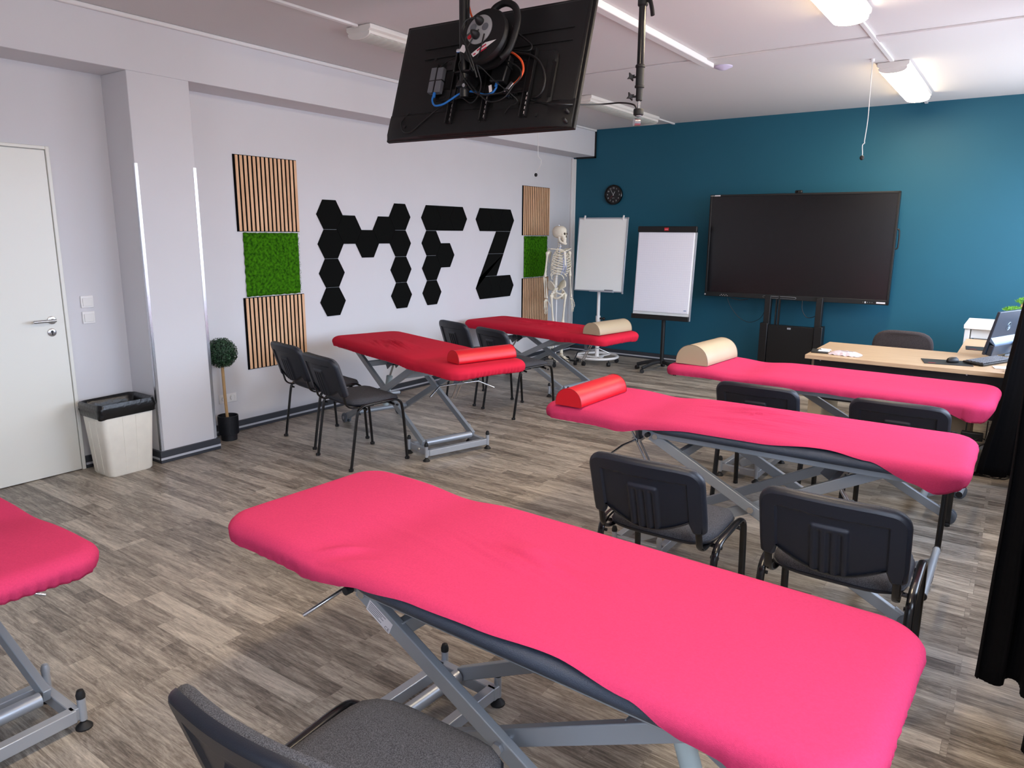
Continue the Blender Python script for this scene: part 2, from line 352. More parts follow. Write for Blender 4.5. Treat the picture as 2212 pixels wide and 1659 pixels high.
# trims
n = [0]
def trim(mb, m, bev=.004): n[0] += 1; return struct(mb.build('trim_%d' % n[0], m, bevel=bev))
trim(MB().b2((BX, YB, H-.028), (BX+.03, D-.02, H-.001)), 'trim_white', .008)          # moulding along the beam
tb = MB(); tb.b2((BX-.004, D-.022, ZB-.02), (BX+.016, D, H-.01)); tb.b2((0.05, D-.022, ZB-.022), (BX+.016, D, ZB)); trim(tb, 'black_edge', 0)
tw = MB(); tw.b2((.002, D-.075, .09), (.03, D, ZB-.02)); tw.b2((.03, D-.03, .09), (.045, D, ZB-.02)); trim(tw, 'trim_white', .006)  # corner strip
def guard(y):   # polished corner guards on the pillar
    g = MB(); s = -1 if y < 2.8 else 1
    g.b2((BX-.002, y-.001*s if s > 0 else y-.002, .09), (BX+.0035, y-.018*s, 2.058)); g.b2((BX-.02, y, .09), (BX+.0035, y+.0035*s, 2.058)); trim(g, 'alu', 0)
guard(YP1); guard(YP2)
for q in [((1.35, YB, H-.016), (1.385, 3.62, H)), ((1.35, 5.06, H-.016), (1.385, 6.58, H)), ((1.40, 8.24, H-.016), (1.43, D, H)),
          ((4.125, 5.12, H-.016), (4.155, 6.6, H)), ((4.135, 8.24, H-.016), (4.165, D, H)), ((4.12, 2.1, H-.016), (4.15, 3.5, H))]:
    trim(MB().b2(*q), 'trim_white', .003)
trim(MB().b2((2.90, -1.2, H-.045), (2.965, 5.93, H)), 'trim_white', .005)
trim(MB().b2((BX+.03, 5.76, H-.012), (2.90, 5.86, H)), 'ceiling', .003); trim(MB().b2((2.965, 5.78, H-.014), (XW, 5.93, H)), 'ceiling', .003)

# door
d = struct(MB().b2((.001, 1.205, .004), (.022, 2.190, 2.117)).build('door_1', 'door', bevel=.003))
fr = MB()
fr.b2((0, 2.194, 0), (.027, 2.217, 2.142)); fr.b2((0, 1.153, 0), (.028, 1.20, 2.142)); fr.b2((0, 1.20, 2.121), (.027, 2.194, 2.142)); fr.build('door_frame', 'door', d, bevel=.004)
h = MB(); X = frame((.022, 2.10, 1.045), (0, 1, 0), (0, 0, 1)); h.lathe([(.026, 0), (.026, .008), (.022, .010)], n=24, M3=X.to_3x3(), c=(.022, 2.112, 1.045)); h.cyl((.03, 2.112, 1.045), (.075, 2.112, 1.045), .0095)
h.tube([(.075, 2.118, 1.045), (.075, 2.05, 1.045), (.075, 1.985, 1.045)], .0095, 12); h.build('door_handle', 'steel', d, ang=50)
h = MB(); h.lathe([(.026, 0), (.026, .006), (.023, .008)], n=24, M3=X.to_3x3(), c=(.022, 2.105, .965)); lk = h.build('lock_rosette', 'steel', d)
k = MB(); k.lathe([(.0085, 0), (.0085, .0015)], n=16, M3=X.to_3x3(), c=(.0302, 2.105, .970)); k.b2((.0302, 2.101, .948), (.0318, 2.109, .968)); k.build('keyhole', 'black', lk)
# switches
for z, lab in ((1.147, 'upper white light switch on the wall right of the door'), (1.040, 'lower white light switch right of the door, glossy rocker')):
    t = thing('light_switch', lab, 'switch', (0, 2.352, z))
    MB().box((.005, 0, 0), (.010, .082, .082)).build('switch_plate', 'trim_white', t, bevel=.003); MB().box((.0115, 0, -.002), (.008, .062, .054), (0, R(3), 0)).build('rocker', 'white_lam', t, bevel=.002)
t = thing('wall_socket', 'white double wall socket low behind the potted boxwood ball tree', 'socket', (0, 3.356, .291))
MB().box((.005, 0, 0), (.010, .155, .072)).build('socket_plate', 'trim_white', t, bevel=.003)
for y in (-.037, .039):
    s = MB(); s.lathe([(.027, 0), (.027, .004), (.021, .0035), (.019, -.004), (.0, -.004)], c=(.0095, y, 0), M3=X.to_3x3(), n=24); o = s.build('socket_cup', 'white_lam', t)
    q = MB(); [q.lathe([(.003, 0), (.003, .002)], c=(.006, y+e, 0), M3=X.to_3x3(), n=8) for e in (-.009, .009)]; q.tube([(.0135, y-.013, .016), (.0135, y-.02, 0), (.0135, y-.013, -.016)], .0013, 5, 4); q.build('socket_hole', 'mid_pl', o)

# ---------------- hexagonal felt letters ----------------
S = .1505; ZT = 1.9069; r3 = math.sqrt(3)
FW = frame((0, 0, 0), (0, 1, 0), (0, 0, 1))   # local x -> world y, local y -> world z, local z -> +x
def felt(poly, label, grp):
    cy = sum(p[0] for p in poly)/len(poly); cz = sum(p[1] for p in poly)/len(poly); g = .0012
    pl = [(p[0]-cy, p[1]-cz) for p in poly]; pl = [(x-g*(1 if x > 0 else -1), y-g*(1 if y > 0 else -1)) for x, y in pl]
    o = MB().prism(pl, .010, FW).build('hexagon_felt_panel', 'felt', bevel=.0008); o.location = (0.001, cy, cz); return tag(o, label, 'wall panel', grp)
def hx(y, k): z = ZT - S*r3*(k+.5); return [(y+S*math.cos(R(60*i)), z+S*math.sin(R(60*i))) for i in range(6)]
YM, YF, YZ = 4.5035, 5.8732, 6.7891
G = 'black felt hexagons forming the letter %s on the left wall'
pos = ['top', 'second', 'third', 'bottom']
for k in range(4):
    felt(hx(YM, k), '%s black felt hexagon of the left stem of the letter M' % pos[k], G % 'M'); felt(hx(YM+6*S, k), '%s black felt hexagon of the right stem of the letter M' % pos[k], G % 'M')
    felt(hx(YF, k), '%s black felt hexagon of the upright stem of the letter F' % pos[k], G % 'F')
felt(hx(YM+1.5*S, .5), 'black felt hexagon sloping down from the left stem of the M', G % 'M')
felt(hx(YM+3*S, 1), 'black felt hexagon at the low middle point of the letter M', G % 'M')
felt(hx(YM+4.5*S, .5), 'black felt hexagon sloping down from the right stem of the M', G % 'M')
felt(hx(YF+1.5*S, 1.5), 'black felt hexagon making the short middle arm of the letter F', G % 'F')
felt(hx(YF+3*S, 0), 'black felt hexagon at the right end of the F top bar', G % 'F')
zt = lambda k: ZT - S*r3*k
filler = lambda y, k: [(y+S*.5, zt(k)), (y+2.5*S, zt(k)), (y+2*S, zt(k+.5)), (y+2.5*S, zt(k+1)), (y+.5*S, zt(k+1)), (y+S, zt(k+.5))]
felt(filler(YF, 0), 'cut black felt piece filling the middle of the F top bar', G % 'F')
felt(hx(YZ, 0), 'black felt hexagon at the left end of the Z top bar', G % 'Z'); felt(hx(YZ+3*S, 0), 'black felt hexagon at the right end of the Z top bar', G % 'Z')
felt(filler(YZ, 0), 'cut black felt piece filling the middle of the Z top bar', G % 'Z')
Lf = lambda k: YZ+1.6*S - (k-1)/2.5*2.6*S; Rg = lambda k: YZ+3.5*S - (k-1)/2*1.85*S
felt([(Rg(2), zt(2)), (Rg(1), zt(1)), (Lf(1), zt(1)), (Lf(2), zt(2))], 'upper slanting black felt piece of the Z diagonal', G % 'Z')
felt([(YZ-S, zt(3.5)), (YZ-.5*S, zt(3)), (YZ+.5*S, zt(3)), (Rg(3), zt(3)), (Rg(2), zt(2)), (Lf(2), zt(2))], 'lower slanting black felt piece of the Z diagonal', G % 'Z')
felt(hx(YZ, 3), 'black felt hexagon at the bottom left corner of the Z', G % 'Z'); felt(hx(YZ+3*S, 3), 'black felt hexagon at the right end of the Z bottom bar', G % 'Z')
felt([(YZ+S*.5, zt(3)), (YZ+2.5*S, zt(3)), (YZ+2*S, zt(3.5)), (YZ+2.5*S, zt(4)), (YZ+.5*S, zt(4)), (YZ+S, zt(3.5))], 'cut black felt piece filling the middle of the Z bottom bar', G % 'Z')

# ---------------- slat panels and moss ----------------
def slat_panel(y0, y1, z0, z1, label):
    t = thing('slat_wall_panel', label, 'wall panel', (0, (y0+y1)/2, z0), 0, 'oak slat panels on the left wall')
    W = y1-y0; Hh = z1-z0
    MB().b2((.001, -W/2, 0), (.010, W/2, Hh)).build('felt_backing', 'felt_back', t)
    s = MB(); nS = 15; p = W/nS
    for i in range(nS): a = -W/2 + p*i + p*.37; s.b2((.010, a, .004), (.0145, a+p*.61, Hh-.004))
    s.build('oak_slats', 'oak', t, bevel=.0008)
def moss(y0, y1, z0, z1, label, seed):
    t = thing('moss_panel', label, 'moss panel', (0, (y0+y1)/2, z0), 0, 'green moss squares between the slat panels')
    W = y1-y0; Hh = z1-z0; MB().b2((.001, -W/2+.01, .005), (.006, W/2-.01, Hh-.005)).build('backing_board', 'felt_back', t)
    rnd = random.Random(seed)
    def fn(u, v):
        ed = min(u, 1-u, v, 1-v); y = -W/2+W*u; z = Hh*v
        a = noise.noise(Vector((y*30, z*30, seed)))*.006 + noise.noise(Vector((y*95, z*95, seed)))*.006
        j = .006*noise.noise(Vector((v*14, u*14, seed+3))) if ed < .02 else 0
        return (.006 + (.018+a)*min(1, ed*26), y+j, z+j)
    m = MB(); m.grid(fn, 90, 90)
    for _ in range(5200):
        y = rnd.uniform(-W/2, W/2); z = rnd.uniform(0, Hh); x = .020+rnd.uniform(-.004, .006); a = rnd.uniform(0, 2*PI); l = rnd.uniform(.006, .012); ww = .0016
        e = Vector((.5, math.cos(a), math.sin(a))).normalized()*l; p = Vector((x, y, z)); q = Vector((0, -math.sin(a), math.cos(a)))*ww
        vs = [m.v(p-q), m.v(p+q), m.v(p+e)]; m.f(vs)
    m.build('moss', 'moss', t, ang=60, recalc=False)
slat_panel(3.551, 4.156, 1.622, 2.217, 'oak slat panel with black gaps, above the left moss square')
moss(3.598, 4.141, 1.098, 1.613, 'larger-looking green moss square between two slat panels near the pillar', 3)
slat_panel(3.565, 4.172, .496, 1.090, 'oak slat panel with black gaps, below the left moss square')
slat_panel(7.572, 8.190, 1.601, 2.203, 'oak slat panel beside the teal wall, above the far moss square')
moss(7.618, 8.150, 1.076, 1.592, 'green moss square beside the skeleton, far end of the wall', 5)
slat_panel(7.580, 8.190, .47, 1.068, 'oak slat panel partly hidden by the skeleton and a red table')

# ---------------- ceiling lamps ----------------
def lamp(x, y0, y1, on, label, grp):
    L = y1-y0; t = thing('ceiling_lamp', label, 'ceiling lamp', (x, (y0+y1)/2, H), 0, grp); w = .115
    def sec(hw, z): return [(-hw, z), (hw, z)]
    b = MB(); prof = [(-w, -.002), (w, -.002), (w, -.03), (w-.025, -.048), (-w+.025, -.048), (-w, -.03)]
    b.prism(prof, L, frame((0, L/2, 0), (1, 0, 0), (0, 0, 1))).build('lamp_housing', 'lamp_body', t, bevel=.004)
    c = MB(); cp = [(-w+.012, -.046), (w-.012, -.046)] + [((w-.012)*math.cos(PI*i/10), -.046-.042*math.sin(PI*i/10)**.7) for i in range(1, 10)]
    if on: c.prism(cp, L-.03, frame((0, L/2-.015, 0), (1, 0, 0), (0, 0, 1))).build('lamp_diffuser', 'lamp_on', t)
    else:
        nn = 44
        def fn(u, v):
            a = PI*v; yy = -L/2+.02+(L-.04)*u; return ((w-.02)*math.cos(a), yy, -.050-.034*math.sin(a)**.8 - .003*math.sin(u*nn*2*PI*.5))
        c.grid(fn, nn*4, 10).build('lamp_louvre', 'lamp_off', t, recalc=False)
    fr = MB()
    for s in (-1, 1): fr.b2((s*(w-.02)-.006, -L/2+.005, -.062), (s*(w-.02)+.006, L/2-.005, -.044))
    for s in (-1, 1): fr.prism([(p[0], p[1]) for p in cp], .012, frame((0, s*(L/2-.008)+.006, 0), (1, 0, 0), (0, 0, 1)))
    fr.build('lamp_end_frame', 'lamp_body', t, bevel=.001)
lamp(1.37, 3.63, 5.05, False, 'unlit ribbed ceiling lamp partly behind the hanging television', 'unlit ceiling lamps')
lamp(1.37, 6.60, 8.22, False, 'unlit white ceiling lamp nearest the teal wall, left row', 'unlit ceiling lamps')
lamp(4.14, 6.66, 8.22, True, 'lit ceiling lamp over the desk, near the teal wall', 'lit ceiling lamps')
lamp(4.13, 3.52, 5.08, True, 'lit ceiling lamp cut off by the top edge of the photo', 'lit ceiling lamps')
lamp(4.13, .50, 2.05, True, 'lit ceiling lamp above the nearest red table', 'lit ceiling lamps')
t = thing('motion_sensor', 'small lilac-white domed sensor on the ceiling strip', 'sensor', (2.97, 6.12, H)); MB().lathe([(.075, 0), (.075, -.006), (.062, -.012), (.03, -.026), (.0005, -.03)], n=28).build('sensor_dome', 'sensor', t)

# ---------------- treatment tables ----------------
def sst(a, b, x): t = max(0, min(1, (x-a)/(b-a))); return t*t*(3-2*t)
def gs(x, c, s): return math.exp(-((x-c)/s)**2)
TL, TW = 1.953, .678
def top_z(u):  # slight valley at the head hinge, head end lifted back up
    return -.016*gs(u, .46, .13) - .004*sst(.75, .97, u)
def cover_mesh(mb, zt, hem, wr, seed, tuck):
    """cloth: flat core + rounded rim + sides down to an uneven hem.  hem(u, side) -> drop below the rim"""
    rc = .115; A = TL/2-rc; B = TW/2-rc; nu, nv = 150, 52
    def wrinkle(u, v):
        z = 0
        for (cu, cv, su, sv, amp, sl, fr) in wr:
            g = gs(u, cu, su)*gs(v, cv, sv)
            if g > .02:
                q = (v-cv) - sl*(u-cu); nz = noise.noise(Vector((q*fr, u*2.2, seed)))
                z += amp*g*(1-min(1, abs(nz)*3.2))
        z += .0016*noise.noise(Vector((u*5, v*7, seed+9)))
        return z
    def zz(u, v): return zt + top_z(u) + wrinkle(u, v)
    g = [[mb.v((-A+2*A*i/nu, -B+2*B*j/nv, zz(-A+2*A*i/nu, -B+2*B*j/nv))) for j in range(nv+1)] for i in range(nu+1)]
    for i in range(nu):
        for j in range(nv): mb.f([g[i][j], g[i+1][j], g[i+1][j+1], g[i][j+1]])
    per = []  # (vertex, normal2d)
    nc = 10
    for i in range(nu+1): per.append((g[i][0], (0, -1)))
    for k in range(1, nc): a = R(-90+90*k/nc); per.append((g[nu][0], (math.cos(a), math.sin(a))))
    for j in range(nv+1): per.append((g[nu][j], (1, 0)))
    for k in range(1, nc): a = R(90*k/nc); per.append((g[nu][nv], (math.cos(a), math.sin(a))))
    for i in range(nu, -1, -1): per.append((g[i][nv], (0, 1)))
    for k in range(1, nc): a = R(90+90*k/nc); per.append((g[0][nv], (math.cos(a), math.sin(a))))
    for j in range(nv, -1, -1): per.append((g[0][j], (-1, 0)))
    for k in range(1, nc): a = R(180+90*k/nc); per.append((g[0][0], (math.cos(a), math.sin(a))))
    path = [(0, 0), (.03, 0), (.06, -.001), (.078, -.0035), (.092, -.009), (.103, -.018), (.111, -.029), (.115, -.042), (.115, -.30)]
    acc = [0]
    for p, q in zip(path, path[1:]): acc.append(acc[-1]+math.hypot(q[0]-p[0], q[1]-p[1]))
    def at(sv):
        for i in range(len(acc)-1):
            if sv <= acc[i+1]: f = (sv-acc[i])/(acc[i+1]-acc[i]); return path[i][0]+(path[i+1][0]-path[i][0])*f, path[i][1]+(path[i+1][1]-path[i][1])*f
        return path[-1]
    prev = [p[0] for p in per]; T = mb.T; mb.T = None; n = len(per)
    base = [v.co.copy() for v, _ in per]
    def link(a, b):
        for i in range(n):
            k = (i+1) % n; q = [a[i], b[i], b[k], a[k]]
            if a[i] is a[k]: q = [a[i], b[i], b[k]]
            mb.f(q)
    NR = 16
    Ls = [hem(c.x, c.y, d) for (v, d), c in zip(per, base)]
    for k in range(1, NR+2):
        r = []
        for (v, d), c, L in zip(per, base, Ls):
            f = min(1, k/NR); sv = L*f; o, dz = at(sv); u = c.x+d[0]*o; w_ = c.y+d[1]*o; end = abs(d[0])
            dn = max(0, sv-.125)                         # length hanging below the rim
            wz = wrinkle(u, w_)*max(0, 1-sv/.12) if sv < .12 else 0
            g_ = min(1, dn/.03)
            rf = g_*(.0045*end*math.sin(w_*190+6*noise.noise(Vector((w_*12, 2, seed)))) + .0020*math.sin(u*120+8*noise.noise(Vector((u*9, 1, seed)))) + .005*noise.noise(Vector((u*8, w_*8, seed+4))))
            tk = tuck*(dn/.06)**1.5*(.5+.6*end) if dn > 0 else 0
            oo = o - tk + rf + .0025
            z = zt+top_z(u)*(1 if sv < .11 else .7)+wz+dz
            if k > NR: oo -= .007; z += .001
            r.append(mb.v((c.x+d[0]*oo, c.y+d[1]*oo, z)))
        link(prev, r); prev = r
def rail(mb, a, b, w=.05, h=.03): mb.bar(a, b, w, h)
def table(loc, rz, zt, label, covm, hem, wr, seed, ub=.53, tuck=.02, uw=-.80, nearw=0, lever=1, cr=True):
    t = thing('treatment_table', label, 'massage table', (loc[0], loc[1], 0), rz, 'height adjustable treatment tables with red covers')
    c = MB(); cover_mesh(c, zt, hem, wr, seed, tuck); c.build('cloth_cover', covm, t, ang=80, recalc=False)
    # upholstered pad: foot part and head part
    rc = .125
    def pad(u0, u1, name):
        P = []
        hw = TW/2-.010
        for cx, cy, a0 in ((u1-rc, hw-rc, 0), (u0+rc, hw-rc, 90), (u0+rc, -hw+rc, 180), (u1-rc, -hw+rc, 270)):
            rr = rc if (cx > 0) == (abs(u1) > .9 and cx > 0) or abs(cx) > .8 else .02
            for i in range(7): a = R(a0+15*i); P.append((cx+rc*math.cos(a), cy+rc*math.sin(a)))
        m = MB(); rs = []
        for ins, z in ((.03, -.066), (.008, -.063), (.0, -.052), (-.003, -.042), (.002, -.030), (.014, -.020), (.05, -.016)):
            rs.append([(x - ins*(x-(u0+u1)/2)/max(.2, abs(x-(u0+u1)/2)+.25), y*(1-ins/hw), zt+z+top_z(x)*.8) for x, y in P])
        m.rings(rs); m.build(name, 'vinyl_pad', t, ang=70)
    pad(-.963, .385, 'foot_pad'); pad(.392, .963, 'head_pad')
    zf = zt-.082; HW = .272
    f = MB()
    for s in (-1, 1): rail(f, (-.90, s*HW, zf), (.40, s*HW, zf), .025, .032)
    f.bar((-.90, -HW, zf), (-.90, HW, zf), .03, .045); f.bar((.385, -HW, zf), (.385, HW, zf), .03, .045); f.bar((-.25, -HW, zf+.005), (-.25, HW, zf+.005), .03, .035)
    f.build('top_frame', 'silver', t, bevel=.003)
    f = MB()
    for s in (-1, 1): rail(f, (.42, s*HW*.8, zf+.008), (.88, s*HW*.8, zf+.008), .025, .03)
    f.bar((.88, -HW*.8, zf+.008), (.88, HW*.8, zf+.008), .025, .03); f.build('head_frame', 'silver', t, bevel=.003)
    # scissor arms
    At, Ab = (.36, zf-.01), (uw, .055); Bt, Bb = (-.66, zf-.01), (ub-.12, .095)
    for s in (-1, 1):
        m = MB(); m.bar((At[0], s*.262, At[1]), (Ab[0], s*.262, Ab[1]), .026, .048); o = m.build('scissor_arm', 'silver', t, bevel=.003)
        # crossing bolt
        k = MB(); da = (At[1]-Ab[1])/(At[0]-Ab[0]); db = (Bt[1]-Bb[1])/(Bt[0]-Bb[0]); ux = (Bb[1]-db*Bb[0]-At[1]+da*At[0])/(da-db); zx = At[1]+da*(ux-At[0])
        k.cyl((ux, s*.286, zx), (ux, s*.215, zx), .010, 12); k.cyl((ux, s*.288, zx), (ux, s*.276, zx), .016, 6); k.cyl((At[0]-.03, s*.29, At[1]+.0), (At[0]-.03, s*.274, At[1]), .014, 12)
        k.build('pivot_bolt', 'chrome', o)
        m = MB(); m.bar((Bt[0], s*.222, Bt[1]), (Bb[0], s*.222, Bb[1]), .026, .048); m.build('scissor_arm', 'silver', t, bevel=.003)
        # twin castor
        cc = MB()
        for e in (.018, -.018): cc.lathe([(.020, -.011), (.036, -.011), (.042, -.007), (.042, .007), (.036, .011), (.020, .011)], c=(uw-.03, s*.262+e*1.0, .043), n=24, M3=Matrix(((1, 0, 0), (0, 0, -1), (0, 1, 0))))
        co = cc.build('twin_castor', 'grey_rub', t)
        hb = MB(); hb.cyl((uw-.03, s*.262-.032, .043), (uw-.03, s*.262+.032, .043), .016, 16); hb.bar((uw-.03, s*.262, .05), (uw+.03, s*.262, .085), .012, .04); hb.build('castor_hub', 'silver_l', co)
    lerp = lambda a, b, k: (a[0]+(b[0]-a[0])*k, a[1]+(b[1]-a[1])*k)
    p = lerp(Bt, Bb, .17); m = MB(); m.bar((p[0], -.222, p[1]), (p[0], .222, p[1]), .03, .045); m.build('cross_tie', 'silver', t, bevel=.003)
    p = lerp(At, Ab, .13); m = MB(); m.bar((p[0], -.262, p[1]), (p[0], .262, p[1]), .03, .045); m.build('cross_tie', 'silver', t, bevel=.003)
    p = lerp(At, Ab, .9); m = MB(); m.cyl((p[0], -.262, p[1]), (p[0], .262, p[1]), .02, 14); m.build('cross_tube', 'silver', t)
    # hydraulic column from the lower tie to the upper tie
    a = lerp(At, Ab, .86); b = lerp(Bt, Bb, .19); m = MB(); m.cyl((a[0]+.04, 0, a[1]+.03), (a[0]*.3+b[0]*.7, 0, a[1]*.3+b[1]*.7), .027, 20); cyl = m.build('lift_cylinder', 'cyl', t)
    m = MB(); m.cyl((a[0]*.3+b[0]*.7, 0, a[1]*.3+b[1]*.7), (b[0]+.02, 0, b[1]-.01), .010, 12); m.build('piston_rod', 'chrome', cyl)
    m = MB(); m.bar((b[0]-.03, -.04, b[1]-.02), (b[0]+.05, -.04, b[1]+.03), .006, .07); m.bar((b[0]-.03, .04, b[1]-.02), (b[0]+.05, .04, b[1]+.03), .006, .07); m.bar((b[0]-.02, -.042, b[1]-.01), (b[0]-.02, .042, b[1]-.01), .02, .03); m.build('lift_bracket', 'mid_pl', t)
    # foot pedal tube at the foot end
    m = MB(); m.cyl((uw-.07, -.26, .19), (uw-.07, .29, .19), .0165, 16); m.bar((uw-.07, -.12, .19), (uw+.1, -.12, .10), .012, .02); m.bar((uw-.07, .12, .19), (uw+.1, .12, .10), .012, .02); pe = m.build('foot_pedal', 'silver', t)
    m = MB()
    for y_ in (-.262, .287): m.cyl((uw-.07, y_, .19), (uw-.07, y_+.007, .19), .0172, 16)
    m.build('end_cap', 'rubber', pe)
    # base frame at the head end
    m = MB()
    for u in (ub, ub-.24): m.bar((u, -.25, .058), (u, .25, .058), .035, .045)
    for s in (-1, 1): m.bar((ub-.26, s*.25, .058), (ub+.01, s*.25, .058), .03, .045)
    m.build('base_frame', 'silver_l', t, bevel=.003)
    m = MB(); m.cyl((ub-.12, -.20, .095), (ub-.12, .20, .095), .024, 20); m.build('roller_tube', 'silver_l', t)
    m = MB(); m.cyl((ub-.12, -.268, .06), (ub-.12, -.262, .06), .012, 6); m.cyl((ub-.12, .262, .06), (ub-.12, .268, .06), .012, 6); m.build('base_bolt', 'chrome', t)
    for u in (ub+.005, ub-.245):
        for s in (-1, 1):
            w_ = s*.272; m = MB(); m.cyl((u, w_, .03), (u, w_, .11), .013, 14); o = m.build('levelling_post', 'silver_l', t)
            m = MB(); m.lathe([(.026, 0), (.026, .005), (.018, .014), (.009, .022), (.009, .032)], c=(u, w_, 0), n=18); m.build('rubber_foot', 'rubber', o)
            m = MB(); m.lathe([(.014, .11), (.015, .122), (.010, .138), (.001, .142)], c=(u, w_, 0), n=12); m.build('post_cap', 'rubber' if s*u < 0 or u > ub else 'silver_l', o)
    # height lever with bent wings and gas springs under the head part
    z0 = zt-.205; m = MB()
    m.tube([(.61, -.28, z0-.055), (.56, -.17, z0), (.55, 0, z0), (.56, .17, z0), (.61, .28, z0-.055)], .0062, 8, 1); m.box((.55, 0, z0+.001), (.05, .06, .012)); m.build('height_lever', 'alu', t, ang=50)
    m = MB(); m.bar((.54, -.03, zf-.01), (.55, -.02, z0-.01), .006, .03); m.bar((.54, .03, zf-.01), (.55, .02, z0-.01), .006, .03); m.build('lever_bracket', 'mid_pl', t)
    m = MB(); m.cyl((.60, .02, zf-.01), (.49, -.02, zf-.24), .0065, 8); m.cyl((.605, .045, zf-.01), (.495, .01, zf-.24), .0065, 8); m.build('gas_spring', 'steel', t)
    for s in (-1, 1): m = MB(); m.cyl((.36, s*.295, zf), (.36, s*.318, zf), .012, 12); m.build('stop_knob', 'rubber', t)
    return t
def hem_even(h0=.160, seed=0, tail=0):
    return lambda u, v, d: h0 + .006*noise.noise(Vector((u*6, v*6, seed))) + .010*abs(d[0])*gs(abs(v), .24, .10) + tail*gs(u, -.9, .12)*gs(v, .24, .14)
def hem_rise(side, knots, seed, other=.165, tail=0):
    """cloth rides up along one side (bare pad shows); knots = (u, cloth length) along that side"""
    def f(u, v, d):
        h = other + .005*noise.noise(Vector((u*6, v*6, seed)))
        if d[1]*side > 0:
            kv = knots[0][1]
            for (u0, a0), (u1, a1) in zip(knots, knots[1:]):
                if u0 <= u <= u1: kv = a0+(a1-a0)*sst(u0, u1, u)
            if u > knots[-1][0]: kv = knots[-1][1]
            h = h+(kv-h)*abs(d[1])**2
        return h + tail*gs(u, -.87, .08)*gs(v, side*.28, .12) + .012*abs(d[0])*gs(v, -side*.2, .2)
    return f
T_tables = {}
# in table space the head is +u; tables turned by 180 degrees have their camera side at +w
T1 = table((1.139, 6.40), -8.9, .684, 'red covered treatment table with beige half-round bolster nearest the skeleton', 'cover_dim', hem_even(.178, 1, .01), [(-.05, .02, .45, .22, .028, .10, 18), (.45, -.26, .12, .06, .018, .5, 26)], 11)
T2 = table((1.378, 4.165), -17.2, .752, 'red covered treatment table with red half-round bolster by the white wall', 'cover_dim', hem_even(.168, 2), [(-.22, -.12, .22, .13, .022, -.25, 24)], 12)
T3 = table((4.182, 4.971), 177.9, .742, 'pink-red covered treatment table with beige half-round bolster in front of the desk', 'cover', hem_even(.158, 3, .06), [(-.2, 0, .3, .1, .003, .05, 30)], 13)
T4 = table((4.145, 3.468), 180, .750, 'pink-red covered treatment table with red half-round bolster, middle of the right row', 'cover', hem_rise(1, [(-.98, .180), (-.90, .195), (-.78, .168), (-.62, .112), (-.45, .088), (-.18, .116), (.13, .118), (.35, .136), (.53, .166)], 4, tail=.02), [(-.08, -.12, .26, .13, .030, .08, 20), (-.1, .1, .25, .1, .020, .06, 24)], 14)
T5 = table((4.137, 1.544), 177.9, .733, 'nearest and largest pink-red treatment table, bare of any bolster', 'cover', hem_rise(1, [(-.98, .185), (-.85, .180), (-.65, .150), (-.52, .114), (-.33, .092), (-.12, .106), (.08, .112), (.27, .130), (.40, .148), (.54, .168)], 5, tail=.01), [(-.04, -.02, .22, .08, .016, -.26, 26), (.46, .25, .12, .05, .020, .6, 12), (.2, .0, .3, .2, .003, -.2, 12)], 15)
T6 = table((2.025, .638), .7, .680, 'red treatment table cut off by the left edge of the photo', 'cover', hem_even(.165, 6), [(.7, -.1, .2, .2, .004, .3, 24)], 16, ub=.79, uw=-.70)
m = MB(); q = frame((.235, .2755, .53), (-.90, 0, -.42), (-.42, 0, .90))
# type label on the near arm of the nearest table
ang = math.atan2((.733-.092)-.055, .36+.80); lab = MB(); F4 = frame((.27, .2755, .587), (-math.cos(ang), 0, -math.sin(ang)), (-math.sin(ang), 0, math.cos(ang)))
lab.hexa([F4 @ Vector(p) for p in ((-.05, -.019, 0), (.05, -.019, 0), (.05, .019, 0), (-.05, .019, 0), (-.05, -.019, .0006), (.05, -.019, .0006), (.05, .019, .0006), (-.05, .019, .0006))])
lo = lab.build('type_label', 'sticker', T5, flat=True)
tx = MB()
for i, r_ in enumerate((.75, .6, .7, .5, .65)):
    tx.hexa([F4 @ Vector(p) for p in [(-.045, .013-.006*i-.001, .0007), (-.045+.09*r_, .013-.006*i-.001, .0007), (-.045+.09*r_, .013-.006*i+.001, .0007), (-.045, .013-.006*i+.001, .0007), (-.045, .013-.006*i-.001, .0009), (-.045+.09*r_, .013-.006*i-.001, .0009), (-.045+.09*r_, .013-.006*i+.001, .0009), (-.045, .013-.006*i+.001, .0009)]])
tx.text('CE', .016, F4 @ Matrix.Translation((.038, -.010, .0007))); tx.build('printed_lines', 'mid_pl', lo, flat=True)

# ---------------- bolsters ----------------
def bolster(loc, z, rz, L, wd, ht, m, seam, label):
    t = thing('bolster', label, 'bolster', (loc[0], loc[1], z+.004), rz, 'half-round bolsters lying on the tables')
    def prof(sx, sz): return [(-wd/2*sx, .004), (-wd/2*sx+.004, 0), (wd/2*sx-.004, 0), (wd/2*sx, .004)] + [(wd/2*sx*math.cos(a), .004+(ht-.004)*sz*math.sin(a)**.82) for a in [PI*i/26 for i in range(1, 26)]]
    rs = [[(x, y, zz) for x, zz in prof(s, s2)] for y, s, s2 in ((-L/2, .985, .985), (-L/2+.004, 1, 1), (-L/4, 1.0, 1.004), (0, 1.0, 1.006), (L/4, 1.0, 1.004), (L/2-.004, 1, 1), (L/2, .985, .985))]
    MB().rings(rs).build('bolster_cushion', m, t, ang=50)
    s = MB()
    for y in (-L/2+.002, L/2-.002): s.tube([(x*1.004, y, zz*1.004) for x, zz in prof(1, 1)[3:] + [prof(1, 1)[0]]], .0016, 5)
    s.build('edge_seam', seam, t)
def on_table(T, u, w_):
    p = parent_matrix(T) @ Vector((u, w_, 0)); return (p.x, p.y)
